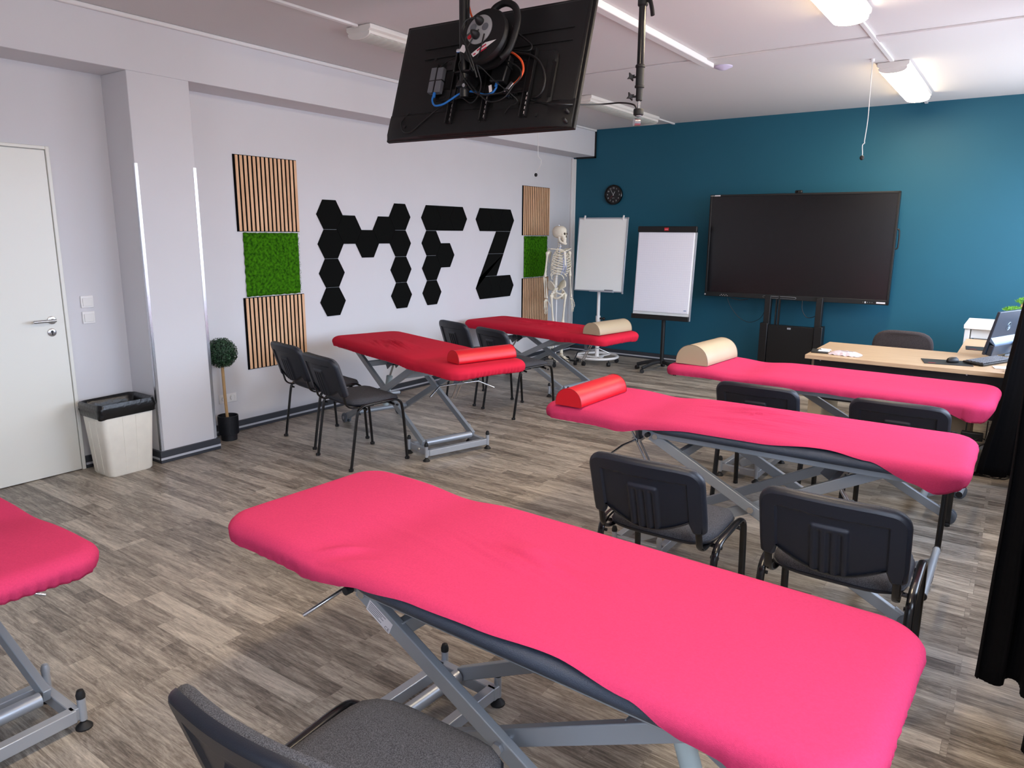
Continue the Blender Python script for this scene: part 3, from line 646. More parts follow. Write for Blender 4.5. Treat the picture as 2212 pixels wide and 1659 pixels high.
bolster(on_table(T2, .79, .045), .752, -16.5, .50, .145, .085, 'vinyl_red', 'seam_r', 'bright red half-round bolster on the table by the white wall')
bolster(on_table(T4, .795, .08), .748, 179, .50, .155, .092, 'vinyl_red', 'seam_r', 'bright red half-round bolster on the table before the black chairs, middle of the right row')
bolster(on_table(T3, .785, .0), .741, 176, .52, .235, .135, 'vinyl_beige', 'seam_b', 'beige half-round bolster on the pink-red table in front of the desk')
bolster(on_table(T1, .80, -.01), .684, -8.5, .53, .20, .112, 'vinyl_beige', 'seam_b', 'beige half-round bolster on the red table beside the skeleton')

# ---------------- stacking chairs ----------------
def make_chair():
    t = thing('visitor_chair', '', 'chair', (0, 0, 0), 0, 'black visitor chairs with grey seats')
    hx_ = .245
    for s in (-1, 1):   # one bent oval tube: front leg, seat side, rear leg
        pts = [(s*hx_, -.235, 0), (s*hx_, -.20, .22), (s*hx_, -.172, .39), (s*hx_, -.150, .432), (s*hx_, -.105, .452), (s*hx_, 0, .458), (s*hx_, .115, .462), (s*hx_, .165, .448), (s*hx_, .190, .405), (s*hx_, .208, .25), (s*hx_, .225, 0)]
        m = MB(); m.tube(pts, .0085, 12, 4, flat=1.75, up=(1, 0, 0)); leg = m.build('leg_frame', 'frame_blk', t, ang=60)
        for p in (pts[0], pts[-1]):
            k = MB(); k.box((p[0], p[1], .010), (.0185, .031, .020)); k.build('foot_cap', 'rubber', leg, bevel=.003)
    m = MB()
    for y, z in ((-.10, .425), (.12, .432)): m.tube([(-hx_, y, z-.005), (-.2, y, z), (.2, y, z), (hx_, y, z-.005)], .009, 8, 3)
    m.build('cross_bar', 'frame_blk', t)
    m = MB()
    for s in (-1, 1): m.cyl((s*(hx_-.02), .16, .415), (s*(hx_-.008), .16, .415), .008, 8); m.cyl((s*(hx_-.02), -.155, .40), (s*(hx_+.012), -.155, .40), .007, 8)
    m.build('frame_bolt', 'rubber', t)
    # seat: padded top over a plastic tray
    def srnd(u, v, hw, hd, r): # squircle mapping
        x = 2*u-1; y = 2*v-1
        return hw*x*(1-.10*y*y), hd*y*(1-.10*x*x)
    def topz(x, y): return .462 + .030*(1-abs(x/.225)**4)*(1-abs(y/.205)**4) + .006 - .012*gs(y, .21, .06) + .010*abs(x/.225)**2
    m = MB(); P = []
    for i in range(40):
        a = 2*PI*i/40; ca, sa = math.cos(a), math.sin(a); k = (abs(ca)**4.5+abs(sa)**4.5)**(-1/4.5); P.append((.222*k*ca, .205*k*sa))
    rs = [[(x*s_, y*s_+.012, z+(topz(x*s_, y*s_)-.462)*b) for x, y in P] for s_, z, b in ((.90, .445, 0), (.985, .448, 0), (1.0, .458, 0), (.985, .468, .3), (.93, .466, 1), (.8, .464, 1), (.55, .463, 1), (.25, .463, 1), (.02, .463, 1))]
    m.rings(rs).build('seat_cushion', 'seat_fab', t, ang=70)
    m = MB(); rs = [[(x*s_, y*s_+.012, z) for x, y in P] for s_, z in ((.80, .432), (.93, .436), (1.015, .447), (1.02, .455), (.99, .456))]
    m.rings(rs).build('seat_tray', 'plastic', t, ang=60)
    # backrest in its own curved shell: width .465, from .53 to .79, leaning back
    HB, WB = .29, .236; zb = .505
    def pt(x, zl, off):   # x sideways, zl height on the shell, off = behind(-)/front(+)
        y0 = -.225 - .30*(zl) - .05*zl*zl
        cv = -.030*(1-(x/WB)**2)         # centre bows to the rear
        n_ = Vector((0, 1, .28)).normalized()
        p = Vector((x, y0+cv, zb+zl)); return p + n_*off
    def outline(n_=56, sc=1.0):
        # lower edge: wings at both sides, middle bulges down in a soft curve
        pts = []
        r = .062
        top = HB
        for i in range(9): a = R(10*i+0); pts.append((WB-r+r*math.cos(a)*1.0, top-r+r*math.sin(a)))
        for i in range(1, 10): x = (WB-r)*(1-2*i/10); pts.append((x, top+.006*(1-(x/WB)**2)))
        for i in range(9): a = R(90+10*i+10); pts.append((-WB+r+r*math.cos(a), top-r+r*math.sin(a)))
        pts += [(-WB, .16), (-WB, .08), (-WB+.002, .030), (-WB+.012, .020), (-.190, .018), (-.182, .028)]
        for i in range(0, 13): x = -.172+.344*i/12; pts.append((x, .060-.062*max(0.0, math.cos(x/.172*PI/2))**.9))
        pts += [(.182, .028), (.190, .018), (WB-.012, .020), (WB-.002, .030), (WB, .08), (WB, .16)]
        return pts
    O = outline()
    def inset(P, d):
        c = Vector((0, .16)); out = []; n_ = len(P)
        for i in range(n_):
            a = Vector(P[i-1]); b = Vector(P[(i+1) % n_]); tg = (b-a).normalized(); nn = Vector((-tg.y, tg.x)); out.append(tuple(Vector(P[i])+nn*d))
        return out
    m = MB()
    rs = []
    for d, off in ((0, 0.0), (.0, -.010), (.004, -.018), (.012, -.023)): rs.append([pt(x, z_, off) for x, z_ in inset(O, d)])
    L_ = [[m.v(p) for p in r] for r in rs]; nO = len(O)
    for a, b in zip(L_, L_[1:]):
        for i in range(nO): m.f([a[i], a[(i+1) % nO], b[(i+1) % nO], b[i]])
    # back surface as columns between top and bottom of the inset outline, with a recessed panel and ribs
    I = inset(O, .012)
    def spans(x):
        zs = []
        for i in range(nO):
            (x0, z0), (x1, z1) = I[i], I[(i+1) % nO]
            if (x0-x)*(x1-x) <= 0 and x0 != x1: zs.append(z0+(z1-z0)*(x-x0)/(x1-x0))
        return min(zs), max(zs)
    xs = [-(WB-.0125)+ (2*WB-.025)*i/118 for i in range(119)]
    def relief(x, z_):
        o = -.023
        inn = min((.178-abs(x))/.006, (.236-z_)/.006)      # main recessed field edge groove
        if inn > 0: o += .0085*min(1, inn)
        _ax = abs(x)-.052; _az = z_-.186; rb = (.012-(math.hypot(max(_ax, 0), max(_az, 0)) if max(_ax, _az) > 0 else max(_ax, _az)))/.008       # raised rib block
        if rb > 0: o -= .0085*min(1, rb)
        if rb > 0 and z_ < .188:
            for c in (-.034, 0, .034):
                d = (x-c)/.0095
                if abs(d) < 1: o += .0075*math.cos(d*PI/2)*min(1, max(0, (.182-z_)/.01))
        return o
    cols = []
    for x in xs:
        a, b = spans(x); cols.append([m.v(pt(x, a+(b-a)*j/62, relief(x, a+(b-a)*j/62))) for j in range(63)])
    for a, b in zip(cols, cols[1:]):
        for j in range(62): m.f([a[j], b[j], b[j+1], a[j+1]])
    m.build('backrest_shell', 'plastic', t, ang=42)
    m = MB()
    I2 = inset(O, .008); rs = [[pt(x, z_, o) for x, z_ in inset(O, d)] for d, o in ((.003, -.004), (.003, .010), (.008, .020), (.020, .026))]
    L_ = [[m.v(p) for p in r] for r in rs]
    for a, b in zip(L_, L_[1:]):
        for i in range(nO): m.f([a[i], a[(i+1) % nO], b[(i+1) % nO], b[i]])
    I = inset(O, .020); cols = []
    for k in range(31):
        x = -(WB-.0205)+(2*WB-.041)*k/30; a, b = spans(x); cols.append([m.v(pt(x, a+(b-a)*j/14, .026+.008*(1-(2*j/14-1)**4)*(1-(x/WB)**4))) for j in range(15)])
    for a, b in zip(cols, cols[1:]):
        for j in range(14): m.f([a[j], b[j], b[j+1], a[j+1]])
    m.build('backrest_cushion', 'seat_fab', t, ang=60)
    for s in (-1, 1):
        m = MB(); a = pt(s*.205, .06, -.008)
        m.tube([(s*.20, -.02, .436), (s*.20, -.12, .434), (s*.203, -.19, .438), (s*.205, -.228, .462), (s*.205, -.242, .50), tuple(a), tuple(pt(s*.205, .10, -.008))], .0065, 10, 4, flat=2.1, up=(1, 0, 0)); m.build('back_bracket', 'frame_blk', t, ang=60)
    return t
ch = make_chair()
CH = [((1.365, 3.545), -13.4, 'black chair with grey seat nearest the foreground, at the left table by the white wall'),
      ((.745, 3.74), -12.5, 'black chair closest to the slat panel and the little ball tree'),
      ((1.475, 5.40), -19, 'black chair half behind the red bolster, right one at the far left table'),
      ((.86, 5.60), -17, 'black chair behind the table with the red bolster, nearer the white wall'),
      ((4.105, 2.735), .5, 'black chair between the two front right tables, the left one of the pair'),
      ((4.775, 2.735), 0, 'black chair with its whole back visible, in front of the pedal tube near the curtains'),
      ((4.025, 4.40), 0, 'left one of the two black chairs hidden behind the middle right table'),
      ((4.755, 4.40), -1, 'right one of the two black chairs hidden behind the middle right table'),
      ((4.185, .955), 2.0, 'grey-seated black chair cut off by the bottom edge, front of the nearest table')]
for i, (p, a, l) in enumerate(CH):
    o = ch if i == 0 else copy_tree(ch); place(o, (p[0], p[1], 0), a, l)

# ---------------- hanging television with its cables ----------------
c0 = Vector((2.614, 3.386, 2.485)); a_, t_ = .064, .328
E1 = Vector((math.cos(a_), math.sin(a_), 0)); N1 = Vector((-math.sin(a_), math.cos(a_), 0)); U1 = N1*math.sin(t_) + Vector((0, 0, math.cos(t_))); B1 = -(U1.cross(E1))
def P(u, v, off=0): return c0 + E1*u + U1*v + B1*off
TT = frame(c0, E1, U1)   # local z points to the viewer's side (back of the set)
TV = thing('hanging_television', 'black flat television hung from the ceiling, seen from behind with its cables', 'television', (2.63, 3.33, H))
def tb_(name, m, fn, parent=TV, **k): q = MB(TT); fn(q); return q.build(name, m, parent, world=True, **k)
def pv(parent=TV): return parent
def chain(pts): return [Vector(p) for p in pts]
TW_, TH_ = .62, .3575
scr = tb_('screen', 'screen', lambda q: q.b2((-TW_+.008, -TH_+.012, -.022), (TW_-.008, TH_-.008, -.018)), flat=True)
tb_('bezel', 'tv_back', lambda q: q.b2((-TW_, -TH_, -.020), (TW_, TH_, .004)), bevel=.004)
def backbody(q):
    # pressed upper shell, thin, with soft edges
    q.rings([[(x*s, y*s2-.0, z) for x, y in ((-TW_+.012, -TH_+.01), (TW_-.012, -TH_+.01), (TW_-.012, TH_-.01), (-TW_+.012, TH_-.01))] for s, s2, z in ((1, 1, .003), (.985, .97, .018), (.965, .94, .022))])
bb = tb_('back_shell', 'tv_back', backbody, bevel=.006)
for i, (u0, v0, u1, v1) in enumerate(((-.44, .185, -.02, .188), (-.43, .122, -.02, .124), (.12, .186, .53, .188), (.12, .117, .535, .116))):
    tb_('pressed_rib', 'tv_back', lambda q: q.bar((u0, v0, .023), (u1, v1, .023), .006, .009, up=(0, 0, 1)), parent=bb, bevel=.002)
def lower(q):
    # thicker lower housing, rounded ends
    pr = [(-TW_+.006, -TH_+.004)]
    out = []
    for x in [i/40 for i in range(-40, 41)]:
        u = x*(TW_-.012); e = 1-abs(x)**6
        out.append([(u, -TH_+.004, .0), (u, -TH_+.004, .012+.030*e), (u, -TH_+.035, .022+.040*e), (u, -.235, .020+.038*e), (u, -.205, .018+.004*e), (u, -.2, 0)])
    q.rings(out)
lw = tb_('lower_housing', 'tv_back', lower, ang=40)
def central(q):
    q.rings([[(.09+x*s, -.075+y*s2, z) for x, y in RR] for s, s2, z in ((1, 1, .018), (1, 1, .030), (.975, .93, .044), (.97, .92, .045))])
RR = []
for cx, cy, a0 in ((.34, .10, 0), (-.34, .10, 90), (-.34, -.14, 180), (.34, -.14, 270)):
    for i in range(6): a = R(a0+18*i); RR.append((cx+.045*math.cos(a), cy+.045*math.sin(a)))
cb_ = tb_('central_housing', 'tv_back', central, ang=40)
for u, v in ((.455, .0), (.455, -.21), (-.28, .03), (.585, -.285), (.585, -.335), (.42, -.30), (-.45, -.30), (.07, -.31), (-.33, .10)):
    tb_('screw_hole', 'tv_dark', lambda q: q.cyl((u, v, .040 if abs(u) < .44 else .03), (u, v, .064 if v < -.25 else .047), .009, 12), parent=cb_)
rc_ = tb_('connector_recess', 'tv_dark', lambda q: q.b2((.30, -.20, .043), (.42, .01, .047)), parent=cb_)
tb_('connector_recess', 'tv_dark', lambda q: q.b2((.14, -.25, .055), (.30, -.21, .060)), parent=lw)
tb_('cover_strip', 'mid_pl', lambda q: q.b2((.455, -.20, .044), (.475, -.01, .0475)), parent=cb_).data.materials[0] = M['tv_back']
tb_('vent_grille', 'tv_dark', lambda q: [q.b2((-.36+.012*i, -.352, .0), (-.355+.012*i, -.3515-.003, .035)) for i in range(60)] and None, parent=lw, flat=True)['kind'] = 'stuff'
# mount: plate, slotted brackets, tilt box, tube to the ceiling
def plate(q):
    for v0, v1 in ((.0, .055), (-.175, -.115)): q.b2((-.25, v0, .070), (.36, v1, .078))
    q.b2((-.25, -.175, .070), (-.205, .055, .078)); q.b2((-.10, -.175, .070), (.02, .055, .078)); q.b2((.31, -.175, .070), (.36, .055, .078)); q.b2((.15, -.175, .070), (.20, .055, .078))
mp_ = tb_('mount_plate', 'tv_mount', plate, bevel=.002)
for u in (-.20, -.135, .24, .30):
    for v in (.038, -.158): tb_('plate_slot', 'tv_dark', lambda q: q.b2((u-.02, v-.005, .0782), (u+.02, v+.005, .0795)), parent=mp_)
for u in (-.13, .095, .345):
    br = tb_('slotted_bracket', 'tv_mount', lambda q: (q.b2((u-.02, -.31, .062), (u-.014, .06, .085)), q.b2((u+.014, -.31, .062), (u+.02, .06, .085)), q.b2((u-.02, -.31, .060), (u+.02, .06, .064))), bevel=.001)
    tb_('painted_slot_light', 'sticker', lambda q: [q.b2((u-.003, -.29+.026*i, .0645), (u+.003, -.275+.026*i, .066)) for i in range(5)], parent=br, flat=True)  # white blocks painted in for light in the bracket slots
def tilt(q):
    q.b2((-.06, -.09, .078), (-.05, .045, .20)); q.b2((.045, -.09, .078), (.055, .045, .20)); q.b2((-.06, -.09, .078), (.055, -.08, .19))
tb_('tilt_box', 'tv_mount', tilt, bevel=.002)
pole = Vector((2.612, 3.21, 0))
q = MB(); q.cyl((pole.x, pole.y, 2.34), (pole.x, pole.y, H-.02), .026, 20); pt_ = q.build('ceiling_tube', 'tv_mount', TV, world=True)
q = MB(); q.lathe([(.10, 0), (.10, -.012), (.035, -.03), (.03, -.05)], c=(pole.x, pole.y, H), n=28); q.build('ceiling_flange', 'tv_mount', TV, world=True)
q = MB(); q.bar((pole.x, pole.y, 2.37), tuple(P(0, -.03, .10)), .06, .09); q.build('mount_arm', 'tv_mount', TV, world=True, bevel=.004)
q = MB(); q.cyl((pole.x-.03, pole.y-.02, 2.57), (pole.x+.05, pole.y-.025, 2.565), .010, 10); q.cyl((pole.x+.03, pole.y-.03, 2.39), (pole.x+.03, pole.y-.045, 2.39), .010, 10); q.build('mount_bolt', 'chrome', TV, world=True)
# media boxes
bx = tb_('converter_box', 'mid_pl', lambda q: (q.box((-.265, -.067, .10), (.040, .145, .03)), q.box((-.220, -.070, .10), (.040, .145, .03))), bevel=.003)
bx.data.materials[0] = M['mid_pl']
tb_('black_strap', 'cable', lambda q: (q.b2((-.292, -.075, .083), (-.195, -.070, .1165)), q.b2((-.246, -.15, .083), (-.241, .02, .1165))), parent=bx)
psu = tb_('power_brick', 'tv_mount', lambda q: q.box((.200, -.068, .125), (.09, .145, .045), (0, 0, R(-6))), bevel=.006)
tb_('black_strap', 'cable', lambda q: q.b2((.150, -.062, .10), (.252, -.054, .150)), parent=psu)
tb_('connector_block', 'chrome', lambda q: [q.cyl((.225+.017*(i % 4), -.150-.018*(i//4), .055), (.225+.017*(i % 4), -.150-.018*(i//4), .075), .006, 8) for i in range(11)] and None)
# cables
def cab(name, m, pts, r, k=6, **kw):
    q = MB(TT); q.tube(pts, r, 8, k, **kw); return q.build(name, m, TV, world=True, ang=80)
cab('blue_cable', 'cable_b', [(-.228, -.150, .115), (-.232, -.190, .12), (-.205, -.225, .12), (-.150, -.222, .12), (-.10, -.198, .12), (-.05, -.172, .12), (0, -.164, .12), (.058, -.173, .12), (.116, -.193, .12), (.160, -.190, .12), (.186, -.165, .125), (.190, -.140, .13)], .0055)
tb_('blue_plug', 'cable_b', lambda q: (q.box((-.230, -.160, .115), (.014, .03, .012)), q.box((.189, -.148, .13), (.014, .03, .012), (0, 0, R(-12)))), bevel=.002)
cab('orange_cable', 'cable_o', [(.150, .050, .14), (.186, .046, .13), (.254, .019, .12), (.308, -.025, .12), (.331, -.073, .12), (.326, -.109, .12), (.308, -.136, .12), (.285, -.155, .12)], .0058)
cab('orange_cable', 'cable_o', [(-.035, .40, .2), (-.028, .30, .22), (-.005, .235, .22), (.020, .185, .21), (.045, .150, .2), (.06, .12, .18)], .0055)
tb_('metal_plug', 'steel', lambda q: (q.box((.270, -.160, .12), (.022, .042, .016), (0, 0, R(-35))), q.box((.243, -.180, .12), (.012, .02, .010), (0, 0, R(-35)))), bevel=.002)
cab('power_cable', 'cable', [(.190, .040, .12), (.24, .032, .11), (.346, .010, .10), (.416, -.044, .10), (.448, -.111, .09), (.445, -.174, .08), (.414, -.205, .07), (.380, -.200, .06)], .0065)
cab('power_cable', 'cable', [(.201, .166, .16), (.248, .136, .12), (.300, .100, .10), (.335, .070, .09), (.323, .044, .09), (.25, .049, .10), (.168, .072, .12)], .005)
cab('looped_cable', 'cable', [(-.056, .041, .12), (-.056, -.036, .15), (-.004, -.098, .16), (.079, -.182, .15), (.167, -.245, .14), (.247, -.23, .13), (.294, -.167, .13), (.330, -.12, .13), (.309, -.072, .14), (.205, -.024, .16), (.069, -.003, .2), (-.01, -.022, .2), (-.02, -.07, .2), (.04, -.16, .17), (.10, -.205, .15), (.20, -.20, .13), (.26, -.175, .12)], .004)
cab('looped_cable', 'cable', [(.14, .06, .30), (.10, -.01, .30), (.085, -.06, .29), (.14, -.10, .2), (.20, -.15, .16), (.29, -.21, .12), (.31, -.235, .09), (.26, -.25, .08), (.23, -.28, .07)], .0032)
cab('looped_cable', 'cable', [(.18, .03, .30), (.175, -.05, .30), (.13, -.10, .25), (.125, -.16, .18), (.09, -.21, .14), (.02, -.22, .10), (-.07, -.17, .08), (-.145, -.19, .07), (-.226, -.217, .066), (-.30, -.27, .066), (-.37, -.325, .066), (-.40, -.34, .066), (-.45, -.33, .065), (-.48, -.27, .06), (-.46, -.20, .03)], .0036)
cab('looped_cable', 'cable', [(-.24, .01, .10), (-.20, .07, .07), (-.13, .085, .07), (-.06, .09, .10), (-.02, .10, .15)], .0026)
q = MB(); q.tube([tuple(P(.313, -.189, .06)), tuple(P(.416, -.226, .05)), tuple(P(.58, -.262, .07)), (3.236, 3.58, 2.300), (3.346, 3.6, 2.300), (3.42, 3.60, 2.285), (3.440, 3.60, 2.262)], .0042, 8, 6); q.build('camera_cable', 'cable', TV, world=True)
q = MB(); q.tube([(pole.x+.045, pole.y, H-.02), (pole.x+.04, pole.y-.01, 2.8), (pole.x+.05, pole.y-.02, 2.68), tuple(P(.06, .14, .24))], .006, 8, 5); q.build('power_cable', 'cable', TV, world=True)
tb_('white_tag', 'sticker', lambda q: q.box((.150, -.165, .125), (.018, .040, .001), (0, 0, R(18))), flat=True)
tb_('red_reflection_strip', 'tv_dark', lambda q: q.b2((-.20, -TH_+.002, .012), (.57, -TH_+.0035, .022)), parent=lw)  # dark strip standing for the red reflections along the lower edge
# cable reel clamped on the back
RC = TT @ frame((.150, .045, .235), (1, -.10, .05), (.10, 1, .02)) @ Matrix.Scale(1.18, 4)
reel = thing('cable_reel', 'black cable reel with grey socket disc strapped behind the hanging television', 'cable reel', tuple(P(.17, .035, .235)))
def rl(name, m, fn, parent=reel, **k): q = MB(RC); fn(q); return q.build(name, m, parent, world=True, **k)
rl('reel_drum', 'plastic', lambda q: q.lathe([(.105, -.055), (.116, -.05), (.120, -.03), (.095, -.025), (.095, .0), (.120, .005), (.124, .02), (.118, .034), (.09, .040), (.0005, .040)], n=48), ang=40).data.materials[0] = M['tv_back']
disc = rl('socket_disc', 'grey_pl', lambda q: q.lathe([(.066, .038), (.066, .044), (.060, .047), (.0005, .047)], c=(-.015, .02, 0), n=40))
for x, y in ((-.048, .028), (.018, .028), (-.015, .052), (-.015, -.012)):
    rl('socket_opening', 'mid_pl', lambda q: q.lathe([(.017, .046), (.017, .0485), (.014, .0485), (.0005, .0475)], c=(x, y, 0), n=20), parent=disc)
rl('red_switch', 'red_ink', lambda q: q.lathe([(.010, .046), (.010, .050), (.0005, .0505)], c=(-.055, -.015, 0), n=16), parent=disc)
for x, y in ((-.015, .052), (-.018, -.010)):
    pl = rl('plug', 'rubber', lambda q: (q.lathe([(.018, .046), (.019, .058), (.014, .072), (.007, .085)], c=(x, y, 0), n=16)))
rl('paper_label', 'sticker', lambda q: q.hexa([(-.028, -.088, .0405), (-.012, -.103, .0405), (.092, -.030, .0405), (.035, -.040, .0405), (-.028, -.088, .0410), (-.012, -.103, .0410), (.092, -.030, .0410), (.035, -.040, .0410)]), flat=True)
rl('printed_bar', 'pinkred', lambda q: (q.box((.022, -.062, .0414), (.050, .007, .0004), (0, 0, R(32))), q.box((.034, -.072, .0414), (.036, .007, .0004), (0, 0, R(32))), q.box((-.008, -.090, .0414), (.012, .007, .0004), (0, 0, R(32)))) and None, flat=True)
rl('paper_label', 'sticker', lambda q: q.box((-.080, -.062, .0408), (.034, .030, .0006), (0, 0, R(-20))), flat=True)
rl('carry_handle', 'tv_back', lambda q: q.tube([(-.02, .118, -.01), (.0, .150, -.01), (.05, .165, -.01), (.105, .140, -.01), (.135, .085, -.01), (.140, .02, -.01), (.130, -.05, -.01), (.10, -.085, -.01)], .015, 12, 6), ang=70)
rl('reel_plug_cable', 'cable', lambda q: q.tube([(-.015, .052, .08), (-.05, .03, .10), (-.06, -.02, .10), (-.018, -.08, .09), (.01, -.13, .07), (.03, -.19, .03)], .0035, 8, 6), ang=80)
rl('reel_plug_cable', 'cable', lambda q: q.tube([(-.018, -.010, .08), (-.035, -.05, .09), (-.005, -.12, .08), (.02, -.17, .05)], .0035, 8, 6), ang=80)

# ---------------- ceiling boom with clamp and camera stud ----------------
BP = thing('ceiling_camera_pole', 'black telescopic camera pole hanging from the ceiling beside the television', 'pole', (3.452, 3.6, H))
q = MB(); q.cyl((0, 0, -.012), (0, 0, -.50), .0185, 20); q.build('upper_tube', 'frame_blk', BP)
q = MB(); q.lathe([(.07, 0), (.07, -.010), (.025, -.016)], n=24); q.build('ceiling_flange', 'frame_blk', BP)
q = MB(); q.lathe([(.021, -.495), (.025, -.50), (.025, -.508), (.021, -.512), (.021, -.595), (.025, -.597), (.025, -.606), (.018, -.608)], n=20); q.build('clamp_collar', 'rubber', BP)
q = MB(); q.lathe([(.017, -.606), (.017, -.668), (.012, -.672)], n=20); q.build('lower_tube', 'rubber', BP)
q = MB(); q.cyl((0, 0, -.67), (0, 0, -.712), .007, 12); q.build('spigot', 'chrome', BP)
q = MB(); q.lathe([(.024, -.710), (.026, -.714), (.026, -.738), (.022, -.742)], n=24); q.build('pole_head', 'rubber', BP)
q = MB(); q.lathe([(.018, -.742), (.019, -.748), (.008, -.750)], n=20); q.build('lock_ring', 'chrome', BP)
q = MB(); q.cyl((-.018, -.012, -.775), (.004, .010, -.775), .019, 20); q.bar((.006, 0, -.742), (.006, 0, -.785), .012, .02); q.build('camera_stud', 'steel', BP, ang=50)
def star(z):
    q = MB(); P_ = [((.024 if i % 2 == 0 else .010)*math.cos(PI*i/4+.5), (.024 if i % 2 == 0 else .010)*math.sin(PI*i/4+.5)) for i in range(8)]
    F_ = frame((-.045, -.016, z), (.62, .78, 0), (0, 0, 1)); q.prism(P_, .014, F_); q.cyl((-.042, -.012, z), (-.010, 0, z), .006, 8); q.build('star_knob', 'rubber', BP, bevel=.004, seg=3)
star(-.553); star(-.648)
q = MB(); q.tube([(.015, 0, -.19), (.04, -.005, -.20), (.055, -.01, -.24), (.062, -.012, -.275)], .008, 8, 4, flat=1.5); q.build('clamp_lever', 'rubber', BP)
q = MB(); q.lathe([(.022, -.17), (.026, -.18), (.026, -.215), (.022, -.22)], n=20); q.build('upper_clamp', 'rubber', BP)

# ---------------- pendant microphones ----------------
def mic(x, y, zb, pts, label):
    t = thing('pendant_microphone', label, 'microphone', (x, y, H), 0, 'microphones hanging on white cords')
    q = MB(); q.tube([(0, 0, 0)] + pts, .0032, 6, 6); q.build('white_cord', 'cable_w', t)
    e = pts[-1]; q = MB(); q.sph((e[0], e[1], e[2]-.014), (.017, .017, .019), 16, 10); q.build('foam_head', 'rubber', t)
    q = MB(); q.lathe([(.016, 0), (.016, -.02), (.004, -.024)], n=16); q.build('ceiling_cap', 'trim_white', t)
mic(4.018, 6.5, 0, [(.006, 0, -.25), (.010, 0, -.45), (.002, 0, -.60), (.004, 0, -.622), (-.010, 0, -.64), (-.004, 0, -.70), (-.005, 0, -.72)], 'black ball microphone on a white cord, right of the pole before the teal wall')
mic(.925, 6.5, 0, [(0, 0, -.3), (.004, 0, -.52), (.010, 0, -.57), (.040, 0, -.60), (.045, 0, -.63), (.025, 0, -.68), (-.002, 0, -.705), (-.018, 0, -.735)], 'black ball microphone on a kinked white cord above the far slat panel')

# ---------------- clock ----------------
ck = thing('wall_clock', 'round black wall clock with white numerals on the teal wall', 'clock', (.627, D, 2.132))
CM = frame((0, -.002, 0), (1, 0, 0), (0, 0, 1))   # z toward the room
CR = .128
MB(CM).lathe([(CR, 0), (CR, .030), (CR-.006, .036), (CR-.014, .034), (CR-.018, .022)], n=56, cap=False).build('clock_rim', 'black_gloss', ck, recalc=True, ang=40)
MB(CM).lathe([(CR-.006, .001), (CR-.006, .020), (.0005, .020)], n=56).build('clock_dial', 'clock_face', ck)
q = MB()
for i in range(12):
    a = R(90-30*(i+1)); q.text(str(i+1), .027, CM @ Matrix.Translation((.086*math.cos(a), .086*math.sin(a), .020)))
q.build('clock_numerals', 'white_ink', ck, flat=True)
q = MB(); q.text('QUARTZ', .009, CM @ Matrix.Translation((0, -.042, .020))); q.build('dial_lettering', 'white_ink', ck, flat=True)
for nm, ang_, L_, w_, m_ in (('hour_hand', 62, .046, .0045, 'white_ink'), ('minute_hand', 122, .070, .0035, 'white_ink'), ('second_hand', 225, .075, .0012, 'red_ink')):
    d_ = Vector((math.cos(R(ang_)), math.sin(R(ang_)), 0)); q = MB(CM); q.bar(tuple(-d_*.012+Vector((0, 0, .024))), tuple(d_*L_+Vector((0, 0, .024))), w_, .001); q.build(nm, m_, ck, flat=True)

# ---------------- whiteboard on a castor ring ----------------
WB = thing('mobile_whiteboard', 'white enamel whiteboard on a white column with a ring base', 'whiteboard', (.83, 8.10, 0))
def bfr(cx, cy, cz, yaw, tl): # board frame, z axis towards the viewer
    e = Vector((math.cos(yaw), math.sin(yaw), 0)); n_ = Vector((-math.sin(yaw), math.cos(yaw), 0)); u = n_*math.sin(tl)+Vector((0, 0, math.cos(tl)))
    return frame((cx, cy, cz), e, u)
# plane through y=8.06: top z 1.82, bottom .93
BM = bfr(.860, 8.06, 1.373, .05, .10); bw, bh = .333, .452
def wb(name, m, fn, **k): q = MB(BM); fn(q); return q.build(name, m, WB, world=True, **k)
wb('whiteboard_surface', 'wb', lambda q: q.b2((-bw+.01, -bh+.01, 0), (bw-.01, bh-.01, .008)), flat=True)
wb('aluminium_frame', 'silver_l', lambda q: (q.b2((-bw, -bh, -.010), (-bw+.014, bh, .014)), q.b2((bw-.014, -bh, -.010), (bw, bh, .014)), q.b2((-bw, bh-.016, -.010), (bw, bh, .014)), q.b2((-bw, -bh, -.010), (bw, -bh+.014, .014))), bevel=.003)
wb('frame_corner', 'grey_pl', lambda q: [q.b2((sx*bw-.016+(.0 if sx < 0 else -.002)*0-(.0), sy*bh-.016, -.011), (sx*bw+.016*(-sx)*0+.002, sy*bh+.002, .0155)) for sx, sy in ((1, 1), (1, -1))], bevel=.003)
wb('pen_tray', 'silver_l', lambda q: (q.b2((-.10, -bh-.006, .012), (.22, -bh+.006, .055)), q.b2((-.10, -bh-.006, .050), (.22, -bh+.014, .056))), bevel=.002)
wb('board_eraser', 'mid_pl', lambda q: q.b2((.10, -bh+.006, .020), (.21, -bh+.026, .046)), bevel=.003)
for x in (-.25, .27): wb('paper_hook', 'trim_white', lambda q: q.bar((x-.006, bh-.03, .016), (x+.008, bh+.024, .022), .020, .012), bevel=.004)
q = MB(); q.cyl((.83, 8.095, .08), (.83, 8.095, .60), .026, 20); q.build('column', 'trim_white', WB, world=True)
q = MB(); q.cyl((.83, 8.095, .56), (.83, 8.095, .98), .020, 20); q.build('upper_column', 'trim_white', WB, world=True)
q = MB(); q.cyl((.83, 8.095, .545), (.83, 8.095, .61), .031, 20); q.build('clamp_sleeve', 'trim_white', WB, world=True)
q = MB(); q.cyl((.86, 8.09, .58), (.905, 8.085, .58), .012, 10); q.sph((.915, 8.083, .58), .02); q.build('clamp_knob', 'rubber', WB, world=True)
